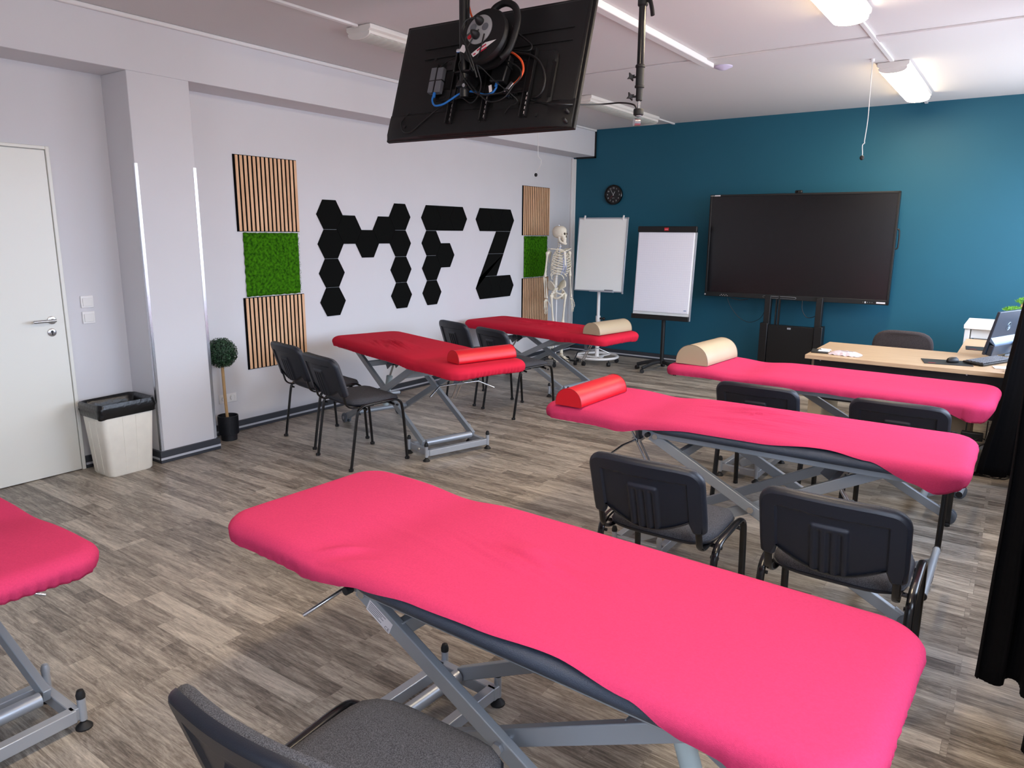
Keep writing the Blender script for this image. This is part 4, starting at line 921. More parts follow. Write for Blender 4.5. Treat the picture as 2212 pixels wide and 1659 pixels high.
q = MB(); q.tube([(.83+.265*math.cos(2*PI*i/40), 8.095+.265*math.sin(2*PI*i/40), .093) for i in range(40)], .016, 12, closed=True); q.build('ring_base', 'trim_white', WB, world=True)
q = MB(); q.box((.83, 8.095, .085), (.13, .13, .012)); [q.bar((.83, 8.095, .085), (.83+.26*math.cos(a), 8.095+.26*math.sin(a), .090), .04, .012) for a in (R(80), R(200), R(320))]; q.build('base_spokes', 'trim_white', WB, world=True)
def castor(parent, x, y, zt_, r=.025, mm='rubber', world=True, a=.5):
    q = MB(); ax = Vector((math.cos(a), math.sin(a), 0))
    for s in (-1, 1): q.cyl(tuple(Vector((x, y, r))+ax*.004*s), tuple(Vector((x, y, r))+ax*.018*s), r, 18)
    q.cyl(tuple(Vector((x, y, r+.004))-ax*.010), tuple(Vector((x, y, r+.004))+ax*.010), r*.9, 14); q.cyl((x, y, r), (x, y, zt_), .006, 8); return q.build('castor', mm, parent, world=world, ang=50)
for i in range(5): castor(WB, .83+.265*math.cos(R(-100+72*i)), 8.095+.265*math.sin(R(-100+72*i)), .085, .025, a=i*.9)

# ---------------- flipchart ----------------
FC = thing('flipchart', 'flipchart with squared paper, black top clamp and black five-star base', 'flipchart', (1.70, 8.12, 0))
FM = bfr(1.694, 8.094, 1.195, .024, .082); fw, fh = .36, .525
def fc(name, m, fn, parent=FC, **k): q = MB(FM); fn(q); return q.build(name, m, parent, world=True, **k)
fc('steel_board', 'wb', lambda q: q.b2((-fw, -fh, -.008), (fw, fh-.02, .006)), bevel=.002)
pd = fc('paper_pad', 'paper', lambda q: q.b2((-fw+.012, -fh+.045, .006), (fw-.024, fh-.07, .020)), bevel=.001)
def gl(q):
    for i in range(25): x = -fw+.024+i*.0265; q.b2((x-.0007, -fh+.05, .0201), (x+.0007, fh-.08, .0206))
    for i in range(35): y = -fh+.055+i*.0265; q.b2((-fw+.02, y-.0007, .0201), (fw-.032, y+.0007, .0206))
fc('printed_grid', 'grid', gl, parent=pd, flat=True)['kind'] = 'stuff'
fc('corner_print', 'blue_ink', lambda q: (q.b2((fw-.075, -fh+.075, .0206), (fw-.062, -fh+.085, .0209)), q.b2((fw-.058, -fh+.075, .0206), (fw-.045, -fh+.085, .0209))), parent=pd, flat=True)
tc_ = fc('top_clamp', 'frame_blk', lambda q: q.b2((-fw-.004, fh-.070, -.012), (fw+.004, fh, .034)), bevel=.008); tc_.data.materials[0] = M['black']
rb = fc('red_badge', 'red_ink', lambda q: q.b2((-.028, fh-.052, .0345), (.026, fh-.018, .0365)), parent=tc_, bevel=.001)
q = MB(); q.text('nobo', .019, FM @ Matrix.Translation((-.001, fh-.036, .0366))); q.build('badge_lettering', 'white_ink', rb, world=True, flat=True) if False else q.build('badge_lettering', 'white_ink', tc_, world=True, flat=True)
fc('bottom_tray', 'black', lambda q: q.b2((-fw-.002, -fh-.045, -.012), (fw-.004, -fh+.012, .045)), bevel=.004)
fc('side_rail', 'silver_l', lambda q: q.b2((fw-.010, -fh-.04, -.012), (fw+.004, fh-.07, .012)), bevel=.002)
q = MB(); q.cyl((1.715, 8.10, .10), (1.715, 8.10, .70), .024, 20); q.build('column', 'black', FC, world=True)
q = MB(); q.cyl((1.715, 8.10, .09), (1.715, 8.10, .14), .034, 20)
FS = [R(-170), R(-115), R(-35), R(30), R(110)]
q.build('base_hub', 'rubber', FC, world=True)
for a in FS:
    q = MB(); q.tube([(1.715+.03*math.cos(a), 8.10+.03*math.sin(a), .115), (1.715+.14*math.cos(a), 8.10+.14*math.sin(a), .105), (1.715+.27*math.cos(a), 8.10+.27*math.sin(a), .070), (1.715+.30*math.cos(a), 8.10+.30*math.sin(a), .060)], .013, 8, 3, flat=1.7, up=(0, 0, 1)); q.build('base_arm', 'rubber', FC, world=True)
    castor(FC, 1.715+.30*math.cos(a), 8.10+.30*math.sin(a), .058, .024, a=a+1)

# ---------------- interactive screen on its lift stand ----------------
IS = thing('interactive_display', 'large black interactive screen on a dark lift stand before the teal wall', 'display', (3.07, 8.45, 0))
SM = bfr(3.07, 8.445, 1.497, .030, -.008); sw, sh = .985, .582
def sc_(name, m, fn, parent=IS, **k): q = MB(SM); fn(q); return q.build(name, m, parent, world=True, **k)
sc_('display_housing', 'tv_mount', lambda q: (q.b2((-sw, -sh, -.07), (sw, sh, .0))), bevel=.006)
bz = sc_('display_bezel', 'black', lambda q: (q.b2((-sw, sh-.022, 0), (sw, sh, .014)), q.b2((-sw, -sh, 0), (sw, -sh+.052, .014)), q.b2((-sw, -sh, 0), (-sw+.022, sh, .014)), q.b2((sw-.022, -sh, 0), (sw, sh, .014))), bevel=.003)
sc_('display_panel', 'screen', lambda q: q.b2((-sw+.02, -sh+.05, .0), (sw-.02, sh-.02, .006)), flat=True)
sc_('white_sticker', 'sticker', lambda q: q.b2((-sw+.055, sh-.017, .0142), (-sw+.12, sh-.005, .0148)), parent=bz, flat=True)
sc_('white_sticker', 'sticker', lambda q: q.b2((sw-.115, -sh+.014, .0142), (sw-.03, -sh+.030, .0148)), parent=bz, flat=True)
q = MB(); q.text('newline', .015, SM @ Matrix.Translation((-sw+.030, sh-.011, .0143))); q.build('brand_lettering', 'white_ink', bz, world=True, flat=True)
sc_('corner_sensor', 'grey_pl', lambda q: q.b2((-sw-.002, -sh+.012, .0), (-sw+.016, -sh+.028, .016)), parent=bz)
sc_('port_row', 'white_ink', lambda q: [q.b2((-.80+.014*i, -sh+.010+.012*(i % 2), .0142), (-.792+.014*i, -sh+.014+.012*(i % 2), .0148)) for i in range(7)], parent=bz, flat=True)
def pill(q):
    for x0, x1 in ((-.30, -.125), (-.12, .055)): q.b2((x0+.008, -sh+.012, .015), (x1-.004, -sh+.0145, .019)); q.b2((x0+.008, -sh+.0335, .015), (x1-.004, -sh+.036, .019))
    q.tube([(-.292, -sh+.013, .017), (-.300, -sh+.018, .017), (-.302, -sh+.024, .017), (-.300, -sh+.030, .017), (-.292, -sh+.035, .017)], .0015, 6); q.tube([(.050, -sh+.013, .017), (.058, -sh+.018, .017), (.060, -sh+.024, .017), (.058, -sh+.030, .017), (.050, -sh+.035, .017)], .0015, 6)
sc_('pen_tray_outline', 'grey_pl', pill)
sc_('pen', 'black', lambda q: (q.b2((-.292, -sh+.016, .014), (-.124, -sh+.032, .026)), q.b2((-.118, -sh+.016, .014), (.052, -sh+.032, .026))), bevel=.004)
sc_('control_button', 'white_ink', lambda q: [q.b2((.74+.022*i, -sh+.020, .0142), (.744+.022*i, -sh+.024, .0148)) for i in (0, 2, 3, 4)] + [q.b2((.758, -sh+.012, .0142), (.770, -sh+.030, .0146))], parent=bz, flat=True)
wc = sc_('web_camera', 'black', lambda q: (q.b2((-.045, sh-.003, -.02), (.03, sh+.030, .025))), bevel=.010)
sc_('camera_lens', 'black_gloss', lambda q: (q.cyl((-.02, sh+.014, .025), (-.02, sh+.014, .029), .009, 16)), parent=wc)
sc_('side_handle', 'black', lambda q: q.tube([(sw, .20, -.04), (sw+.022, .18, -.04), (sw+.024, .02, -.04), (sw, -.0, -.04)], .008, 8, 3))
q = MB(); q.b2((2.80, 8.40, .30), (2.865, 8.48, .96)); q.build('lift_column', 'black', IS, world=True, bevel=.003)
q = MB(); q.b2((3.355, 8.40, .30), (3.42, 8.48, .96)); q.build('lift_column', 'black', IS, world=True, bevel=.003)
for x0 in (2.775, 3.365):
    q = MB(); q.b2((x0, 8.37, .06), (x0+.085, 8.50, .645)); q.build('outer_column', 'tv_mount', IS, world=True, bevel=.004)
q = MB(); q.b2((2.915, 8.43, .60), (2.93, 8.46, .93)); q.b2((2.945, 8.43, .60), (2.965, 8.46, .93)); q.build('guide_rail', 'black', IS, world=True)
fp = MB(); fp.b2((2.865, 8.385, .12), (3.36, 8.47, .628)); fpo = fp.build('front_cabinet', 'tv_back', IS, world=True, bevel=.003)
q = MB(); q.box((3.095, 8.383, .600), (.040, .004, .020)); bd = q.build('silver_badge', 'silver_l', IS, world=True, bevel=.004)
q = MB(); q.text('conen', .013, frame((3.095, 8.3805, .600), (1, 0, 0), (0, 0, 1))); q.build('badge_lettering', 'black', IS, world=True, flat=True)
for x in (2.82, 3.41):
    q = MB(); q.bar((x, 8.10, .065), (x, 8.62, .065), .07, .03); q.build('foot_rail', 'black', IS, world=True, bevel=.004)
    for y in (8.13, 8.59): castor(IS, x, y, .05, .024)
q = MB(); q.tube([(2.36, 8.42, .90), (2.40, 8.44, .80), (2.50, 8.46, .68), (2.62, 8.47, .63), (2.74, 8.46, .68), (2.80, 8.44, .78)], .003, 6, 6); q.build('hanging_cable', 'cable', IS, world=True)
q = MB(); q.tube([(2.40, 8.42, .905), (2.50, 8.43, .885), (2.60, 8.44, .90)], .004, 6, 6); q.build('hanging_cable', 'cable', IS, world=True)
q = MB(); q.tube([(3.20, 8.44, .92), (3.205, 8.44, .82), (3.25, 8.45, .74), (3.31, 8.44, .735), (3.37, 8.43, .77)], .004, 6, 6); q.build('hanging_cable', 'cable', IS, world=True)

# ---------------- desk and the things on it ----------------
DK = thing('office_desk', 'light oak office desk with a black modesty panel', 'desk', (4.70, 6.10, 0))
ZD = .745
q = MB(); q.b2((3.905, 5.69, ZD-.03), (5.52, 6.52, ZD)); q.build('desk_top', 'desk', DK, world=True, bevel=.002)
q = MB(); q.b2((3.955, 5.78, .40), (5.48, 5.80, ZD-.03)); mo = q.build('modesty_panel', 'desk_blk', DK, world=True)
for x in (4.0, 4.40, 4.95, 5.40):
    q = MB(); q.cyl((x, 5.778, .62 if x in (4.40, 5.40) else .700), (x, 5.774, .62 if x in (4.40, 5.40) else .700), .006, 10); q.build('panel_screw', 'screw', mo, world=True)
for x, w_ in ((3.93, .10), (5.44, .04)):
    q = MB(); q.b2((x, 5.82, .0), (x+w_, 6.45, ZD-.03)); q.build('side_panel', 'vinyl_beige', DK, world=True, bevel=.002)
pc = thing('pedestal_cabinet', 'beige drawer cabinet standing under the desk', 'cabinet', (4.81, 6.12, 0)); 
q = MB(); q.b2((4.61, 5.95, .05), (5.01, 6.45, .60)); q.build('cabinet_body', 'vinyl_beige', pc, world=True, bevel=.003); 
q = MB(); [q.b2((4.07, 6.45, .08+.17*i), (4.45, 6.462, .235+.17*i)) for i in range(3)]; 
q.bm.free()
for i in range(3):
    q = MB(); q.b2((4.62, 6.45, .08+.17*i), (5.0, 6.462, .235+.17*i)); q.build('drawer_front', 'desk', pc, world=True, bevel=.002)
q = MB(); q.b2((4.63, 5.97, 0), (4.99, 6.43, .05)); q.build('plinth', 'black', pc, world=True)
RD = thing('side_desk', 'light oak side desk running back towards the teal wall', 'desk', (5.2, 7.0, 0))
q = MB(); q.b2((4.835, 6.525, ZD-.026), (5.55, 7.50, ZD)); q.build('desk_top', 'desk', RD, world=True, bevel=.002)
for x, y in ((4.87, 6.56), (5.50, 6.56), (4.87, 7.45), (5.50, 7.45)):
    q = MB(); q.b2((x-.02, y-.02, 0), (x+.02, y+.02, ZD-.026)); q.build('desk_leg', 'black', RD, world=True, bevel=.003)
CB = thing('white_cabinet', 'white laminate shelf unit against the teal wall behind the monitor', 'cabinet', (5.15, 7.95, 0))
ZC = .86
q = MB(); q.b2((4.80, 7.56, ZC-.035), (5.60, 8.25, ZC)); q.build('cabinet_top', 'white_lam', CB, world=True, bevel=.003)
for x in (4.81, 5.55):
    q = MB(); q.b2((x, 7.58, 0), (x+.04, 8.23, ZC-.035)); q.build('side_panel', 'white_lam', CB, world=True, bevel=.002)
q = MB(); q.b2((4.86, 8.18, .05), (5.55, 8.20, ZC-.035)); q.build('back_panel', 'white_lam', CB, world=True)
q = MB(); q.b2((4.86, 7.60, .40), (5.55, 8.18, .425)); q.build('shelf', 'white_lam', CB, world=True)
q = MB(); q.b2((4.86, 7.62, ZC-.12), (5.0, 7.64, ZC-.035)); q.build('front_rail', 'white_lam', CB, world=True)
def mousepad(x, y, z, a, label):
    t = thing('mouse_pad', label, 'mouse pad', (x, y, z), a)
    MB().box((0, 0, .0022), (.30, .22, .004)).build('pad_cloth', 'black', t, bevel=.001); q = MB(); q.box((-.10, -.075, .0045), (.045, .007, .0006)); q.build('red_logo', 'red_ink', t, flat=True)
mousepad(4.81, 5.945, ZD, 12, 'black mouse pad with small red logo under the mouse, on the desk')
mousepad(5.02, 6.86, ZD, 4, 'black mouse pad with small red logo on the side desk behind the monitor')
t = thing('computer_mouse', 'black computer mouse on the front mouse pad', 'mouse', (4.845, 5.965, ZD+.0045), -35)
q = MB(); rs = [[(.030*k*math.cos(a)*(1+.12*math.cos(a*2)), .052*k*math.sin(a), z) for a in [2*PI*i/24 for i in range(24)]] for k, z in ((.9, 0), (1, .006), (.97, .016), (.85, .026), (.6, .033), (.3, .0355), (.03, .036))]
q.rings(rs).build('mouse_shell', 'black', t, ang=60); q = MB(); q.cyl((-.004, .028, .031), (.004, .028, .031), .007, 12); q.build('scroll_wheel', 'grey_pl', t)
t = thing('keyboard', 'black computer keyboard propped in front of the monitor', 'keyboard', (5.055, 6.125, ZD+.004), 66)
q = MB(); q.box((0, 0, .010), (.42, .14, .014), (R(3), 0, 0)); q.build('keyboard_body', 'black', t, bevel=.003)
q = MB()
for r_ in range(5):
    for c_ in range(18): q.box((-.190+c_*.0224, -.052+r_*.024, .0195+.0012*r_), (.018, .019, .006))
o = q.build('keys', 'mid_pl', t, bevel=.001, seg=1, flat=True); o['kind'] = 'stuff'
MT = thing('computer_monitor', 'slim dark monitor seen from behind, tilted, on the desk', 'monitor', (5.13, 6.56, ZD), 0)
mm = bfr(5.133, 6.566, .934, R(70), R(-12))
def mo_(name, m, fn, parent=MT, **k): q = MB(mm); fn(q); return q.build(name, m, parent, world=True, **k)
bk = mo_('monitor_back', 'mon', lambda q: q.b2((-.27, -.165, -.010), (.27, .165, .010)), bevel=.004)
mo_('monitor_screen', 'screen', lambda q: q.b2((-.262, -.155, -.0125), (.262, .158, -.010)), flat=True)
mo_('lower_back_strip', 'mon_l', lambda q: q.hexa([(-.27, -.060, .009), (.27, -.060, .009), (.27, -.030, .010), (-.27, -.030, .010), (-.255, -.085, .050), (.255, -.085, .050), (.255, -.070, .046), (-.255, -.070, .046)]), bevel=.002)
mo_('electronics_box', 'mon', lambda q: q.b2((-.255, -.165, .009), (.20, -.083, .048)), bevel=.006)
def hp(q):
    x0, y0 = -.035, .045
    q.tube([(x0+.030*math.cos(2*PI*i/32), y0+.030*math.sin(2*PI*i/32), .0115) for i in range(32)], .0018, 6, closed=True)
    q.bar((x0-.013, y0-.020, .0115), (x0-.001, y0+.024, .0115), .0035, .002); q.tube([(x0-.008, y0-.002, .0115), (x0, y0+.007, .0115), (x0+.003, y0+.001, .0115), (x0-.002, y0-.016, .0115)], .0016, 5, 3)
    q.bar((x0+.001, y0-.026, .0115), (x0+.012, y0+.012, .0115), .0035, .002); q.tube([(x0+.011, y0+.008, .0115), (x0+.019, y0+.005, .0115), (x0+.015, y0-.012, .0115), (x0+.006, y0-.014, .0115)], .0016, 5, 3)
mo_('round_logo', 'logo', hp, parent=bk)
mo_('monitor_arm', 'steel', lambda q: q.tube([(.05, -.075, .05), (.06, -.10, .085), (.06, -.170, .10)], .014, 10, 3, flat=2))
q = MB(); q.b2((5.14, 6.53, ZD), (5.38, 6.72, ZD+.012)); q.build('monitor_foot', 'silver', MT, world=True, bevel=.003)
for i, (x, y, a, w_, d_, h_, m_, l_) in enumerate(((5.20, 5.93, 12, .22, .10, .006, 'sticker', 'loose sheet of paper under the keyboard end, right side of the desk'), (5.24, 5.80, -6, .16, .10, .022, 'white_lam', 'small white stack of notes at the right front of the desk'))):
    t = thing('paper_stack', l_, 'paper', (x, y, ZD), a); MB().box((0, 0, h_/2+.0005), (w_, d_, h_)).build('sheets', m_, t, bevel=.001)
t = thing('card_wallet', 'open black pouch with white cards at the left end of the desk', 'pouch', (3.985, 5.90, ZD), 10)
q = MB(); q.box((-.02, 0, .006), (.12, .17, .010)); q.build('pouch_cover', 'black', t, bevel=.003); q = MB(); q.box((.02, .05, .015), (.075, .05, .004), (0, R(4), R(12))); q.build('white_card', 'sticker', t, bevel=.001)
q = MB(); q.box((.01, -.03, .015), (.08, .055, .006), (0, 0, R(-6))); q.build('white_card', 'wb', t, bevel=.001)
t = thing('plastic_pack', 'flat crumpled pinkish-white plastic pack on the desk left side', 'bag', (4.155, 5.86, ZD), -6)
q = MB(); q.grid(lambda u, v: (.115*(2*u-1)*(1-.1*(2*v-1)**2), .075*(2*v-1)*(1-.08*(2*u-1)**2), .003+.024*(1-(2*u-1)**4)*(1-(2*v-1)**4)+.005*noise.noise(Vector((u*9, v*9, 4)))), 40, 30); q.build('pack_film', 'off_cloth', t, ang=80, recalc=False)
q = MB(); q.text('Natural', .03, frame((0.0, 0.0, .0285), (1, .05, 0), (-.05, 1, 0))); q.bm.free()
q = MB(); [q.box((0.01, .012-.016*i, .0290), (.10-.02*i, .004, .001)) for i in range(3)]; q.build('printed_stripes', 'grey_pl', t, flat=True)
# office chair behind the desk
OC = thing('office_chair', 'grey-brown fabric office chair behind the desk, only its rounded back showing', 'chair', (4.40, 6.95, 0), 0)
q = MB(); P_ = []
for i in range(40):
    a = 2*PI*i/40; ca, sa = math.cos(a), math.sin(a); k = (abs(ca)**3.6+abs(sa)**3.6)**(-1/3.6); P_.append((.235*k*ca, .19*k*sa))
rs = [[(x*s, -.045*0+y_+.035*(x/.235)**2, .645+z*s) for x, z in P_] for s, y_ in ((.9, -.035), (1, -.025), (1, .015), (.93, .03), (.6, .04), (.05, .045))]
q.rings(rs).build('chair_back', 'seat_blk', OC, ang=70)
q = MB(); rs = [[(x, y*1.15+.27, z) for x, y in [(p[0]*s, p[1]*s) for p in P_]] for s, z in ((.9, .42), (1, .43), (1, .46), (.9, .485), (.5, .49), (.05, .49))]; q.rings(rs).build('chair_seat', 'seat_blk', OC, ang=70)
q = MB(); q.tube([(0, -.045, .62), (0, -.06, .48), (0, .0, .40), (0, .20, .39)], .02, 10, 4); q.build('back_bracket', 'rubber', OC)
q = MB(); q.cyl((0, .24, .08), (0, .24, .42), .025, 16); q.build('gas_lift', 'rubber', OC)
for k in range(5):
    a = 2*PI*k/5+.3; q = MB(); q.tube([(0, .24, .10), (.15*math.cos(a), .24+.15*math.sin(a), .09), (.27*math.cos(a), .24+.27*math.sin(a), .06)], .016, 8, 3); q.build('base_arm', 'rubber', OC); castor(OC, .27*math.cos(a), .24+.27*math.sin(a), .058, .025, world=False, a=a)
# bonsai
t = thing('artificial_bonsai', 'bright green artificial bonsai on the white cabinet, above the monitor', 'plant', (5.24, 7.95, ZC))
q = MB(); q.lathe([(.0005, 0), (.06, 0), (.075, .06), (.078, .065), (.070, .062), (.0005, .058)], n=24); q.build('bonsai_pot', 'pot', t)
q = MB(); q.tube([(0, 0, .05), (.01, 0, .10), (-.02, 0, .13), (-.04, 0, .16), (-.03, 0, .19)], .010, 8, 4); q.build('bonsai_trunk', 'stem', t)
rnd = random.Random(3)
for cx, cz, rx, rz_ in ((-.06, .125, .12, .028), (.02, .205, .11, .035), (.12, .13, .08, .03)):
    q = MB()
    for _ in range(900):
        a = rnd.uniform(0, 2*PI); b = rnd.uniform(-1, 1); rr = rnd.uniform(.6, 1)**.5; p = Vector((cx+rx*rr*math.cos(a)*math.sqrt(1-b*b), rx*.6*rr*math.sin(a)*math.sqrt(1-b*b), cz+rz_*b*rr)); d = Vector((rnd.uniform(-1, 1), rnd.uniform(-1, 1), rnd.uniform(.0, 1))).normalized()*.018; w_ = d.cross(Vector((rnd.uniform(-1, 1), rnd.uniform(-1, 1), .3))).normalized()*.003
        q.f([q.v(p-w_), q.v(p+w_), q.v(p+d)])
    q.build('needle_pad', 'pine', t, recalc=False, flat=True)
# power strip and cables on the floor under the desk end
t = thing('power_strip', 'pale power strip and black adapter with tangled cables hanging below the desk end', 'power strip', (5.06, 5.745, 0), 0)
q = MB(); q.box((.065, .0, .25), (.035, .045, .17), (0, R(8), 0)); sb = q.build('strip_body', 'grey_pl', t, bevel=.005)
for k in range(3): q = MB(); q.cyl((.060+.006*k, -.0235, .20+.045*k), (.060+.006*k, -.022, .20+.045*k), .013, 16); q.build('socket_opening', 'mid_pl', sb)
q = MB(); q.box((-.03, 0, .285), (.13, .06, .055)); q.build('black_adapter', 'rubber', t, bevel=.006)
q = MB(); q.box((-.01, .012, .215), (.17, .05, .03)); q.build('cable_tray', 'silver_l', t, bevel=.003)
for x in (-.07, .05): q = MB(); q.cyl((x, .02, .21), (x, .03, .395), .004, 8); q.build('hanging_strap', 'rubber', t)
rnd = random.Random(8)
for k in range(7):
    x0 = -.08+.028*k; pts = [(x0, -.01, .27), (x0-.05+rnd.uniform(-.05, .03), -.03, .24+rnd.uniform(-.03, .06)), (x0-.12+rnd.uniform(-.06, .05), -.05+rnd.uniform(-.02, .03), .15), (x0-.08+rnd.uniform(-.05, .05), -.03+rnd.uniform(-.03, .05), .05+rnd.uniform(0, .04)), (x0+.0+rnd.uniform(-.05, .05), .02+rnd.uniform(-.03, .08), .006), (x0+.12+rnd.uniform(-.05, .05), .05+rnd.uniform(-.03, .08), .006), (x0+.16, .10+rnd.uniform(-.03, .05), .06)]
    q = MB(); q.tube(pts, .0042, 6, 6); q.build('tangled_cable', 'cable', t)

# ---------------- waste bin ----------------
BN = thing('waste_bin', 'dirty white square waste bin with a black bag beside the pillar', 'bin', (.255, 2.36, 0), 0)
def rr_(hx0, hy0, r, z, n_=6, b=0):
    o = []
    for cx, cy, a0 in ((1, 1, 0), (-1, 1, 90), (-1, -1, 180), (1, -1, 270)):
        for i in range(n_): a = R(a0+90*i/(n_-1)); o.append((cx*(hx0-r)+r*math.cos(a), cy*(hy0-r)+r*math.sin(a), z))
    return o
MB().rings([rr_(.118, .150, .035, 0), rr_(.125, .158, .035, .012), rr_(.150, .190, .035, .49), rr_(.146, .186, .033, .49), rr_(.119, .152, .03, .02)], cap=True).build('bin_body', 'bin', BN, ang=50)
for y in (-.045, .05):
    q = MB(); q.bar((.1255, y*.85, .02), (.1502, y, .47), .004, .003, up=(1, 0, 0)); q.build('pressed_rib', 'bin', BN)
for x in (-.05, .05):
    q = MB(); q.bar((x*.85, -.1590, .02), (x, -.1895, .47), .004, .003, up=(0, 1, 0)); q.build('pressed_rib', 'bin', BN)
BN.scale = (.95, .95, .965)
def bagr(s, z, amp, sd):
    o = []
    base = rr_(.152*s, .192*s, .04, z, 14)
    for i, p in enumerate(base):
        nn = noise.noise(Vector((p[0]*22, p[1]*22, sd))); n2 = noise.noise(Vector((p[0]*60, p[1]*60, sd+4))); d = Vector((p[0], p[1], 0)).normalized(); o.append((p[0]+d.x*(amp*nn+amp*.4*n2), p[1]+d.y*(amp*nn+amp*.4*n2), z+(3.2 if z < .46 else 1.6)*amp*noise.noise(Vector((p[0]*9, p[1]*9, sd+7)))))
    return o
MB().rings([bagr(1.045, .425, .012, 1), bagr(1.07, .445, .013, 2), bagr(1.06, .46, .013, 8), bagr(1.085, .48, .012, 3), bagr(1.06, .505, .010, 4), bagr(1.03, .522, .008, 5), bagr(.98, .518, .006, 6), bagr(.90, .50, .004, 7), bagr(.84, .44, .010, 9), bagr(.80, .36, .012, 8), bagr(.72, .22, .010, 9), bagr(.3, .20, .01, 10)], cap=False).build('bin_bag', 'bag', BN, ang=75)

# ---------------- boxwood ball tree ----------------
BT = thing('boxwood_ball_tree', 'small artificial boxwood ball tree on a bamboo stem in a black pot', 'potted plant', (.175, 3.235, 0))
q = MB(); prof = [(.0005, 0), (.060, 0), (.062, .045), (.066, .048), (.073, .05), (.076, .19), (.077, .20), (.071, .20), (.070, .17), (.0005, .165)]; q.lathe(prof, n=40); q.build('plant_pot', 'pot', BT, ang=40)
q = MB(); [q.bar((.0745*math.cos(a), .0745*math.sin(a), .055), (.0765*math.cos(a), .0765*math.sin(a), .195), .0025, .003, up=(math.cos(a), math.sin(a), 0)) for a in [2*PI*i/60 for i in range(60)]]; o = q.build('pot_ribs', 'pot', BT, flat=True); o['kind'] = 'stuff'
q = MB(); q.lathe([(.0705, .160), (.0705, .172), (.0005, .176)], n=24); q.build('soil', 'soil', BT)
q = MB(); q.tube([(0, -.005, .17), (-.004, -.010, .35), (-.002, -.015, .60)], .0115, 10, 3); q.build('bamboo_stem', 'stem', BT)
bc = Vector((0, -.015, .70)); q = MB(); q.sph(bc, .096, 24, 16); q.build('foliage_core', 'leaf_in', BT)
rnd = random.Random(5); q = MB()
for _ in range(4200):
    z_ = rnd.uniform(-1, 1); a = rnd.uniform(0, 2*PI); s = math.sqrt(1-z_*z_); n_ = Vector((s*math.cos(a), s*math.sin(a), z_)); p = bc+n_*rnd.uniform(.094, .120); tn = n_.cross(Vector((rnd.uniform(-1, 1), rnd.uniform(-1, 1), rnd.uniform(-1, 1)))).normalized()
    d = (n_*rnd.uniform(.1, .9)+tn).normalized()*.0125; w_ = d.cross(n_+tn*.3).normalized()*.0042
    q.f([q.v(p-d*.5), q.v(p+w_), q.v(p+d*.6), q.v(p-w_)])
q.build('leaf_ball', 'leaf', BT, recalc=False, flat=True)

# ---------------- black curtains ----------------
def curtain(pts, amp, waves, z0, label, top=1.0, flare=0.0, hem_amp=.01, seed=0):
    pts = smooth([Vector((x, y, 0)) for x, y in pts], 30); n_ = len(pts); t = thing('black_curtain', label, 'curtain', (pts[0].x, pts[0].y, 0), 0, 'black curtains on the window side')
    ctr = sum(pts, Vector())/n_
    def fn(u, v):
        i = min(n_-1, int(u*(n_-1))); p = pts[i]; a = pts[max(0, i-1)]; b = pts[min(n_-1, i+1)]; d = (b-a).normalized(); nn = Vector((-d.y, d.x, 0))
        z = z0+(2.93-z0)*v; k = 1-v
        w_ = amp*(.55+.45*k)*math.sin(u*waves*2*PI+.6*math.sin(k*2+seed)) + .012*noise.noise(Vector((u*5, z*2.2, seed)))
        q_ = p+nn*w_; q_ = Vector((ctr.x+(q_.x-ctr.x)*(1+flare*k**2), q_.y, 0))
        return (q_.x, q_.y, z + (hem_amp*math.sin(u*waves*2*PI+1) if v == 0 else 0) + .012*noise.noise(Vector((u*4, 0, seed)))*k)
    q = MB(); q.grid(fn, 170, 50); q.build('curtain_cloth', 'curtain', t, ang=80, solid=.004, world=True, recalc=False)
    q = MB(); q.cyl((pts[0].x, pts[0].y, 2.945), (pts[-1].x, pts[-1].y, 2.945), .012, 8); q.build('curtain_rail', 'trim_white', t, world=True); return t
curtain([(5.262, 2.80), (5.33, 2.86), (5.42, 2.80), (5.52, 2.86), (5.62, 2.82)], .022, 4, .10, 'wide black curtain hanging to the floor at the right, right of the back-view chair', flare=.16, seed=1)
curtain([(5.375, 2.42), (5.44, 2.50), (5.50, 2.40), (5.58, 2.46), (5.66, 2.36)], .022, 4, .11, 'black curtain sliver in the lower right corner, nearest to the camera', flare=.06, seed=2)
curtain([(5.27, 5.50), (5.34, 5.57), (5.42, 5.49), (5.50, 5.57), (5.60, 5.50)], .025, 4, .085, 'black curtain flaring at the hem beside the desk and the farthest right table', flare=1.05, seed=3)

# ---------------- skeleton ----------------
SK = thing('anatomical_skeleton', 'life-size anatomical skeleton on a wheeled stand in the corner by the teal wall', 'skeleton', (.45, 7.74, 0), 72)
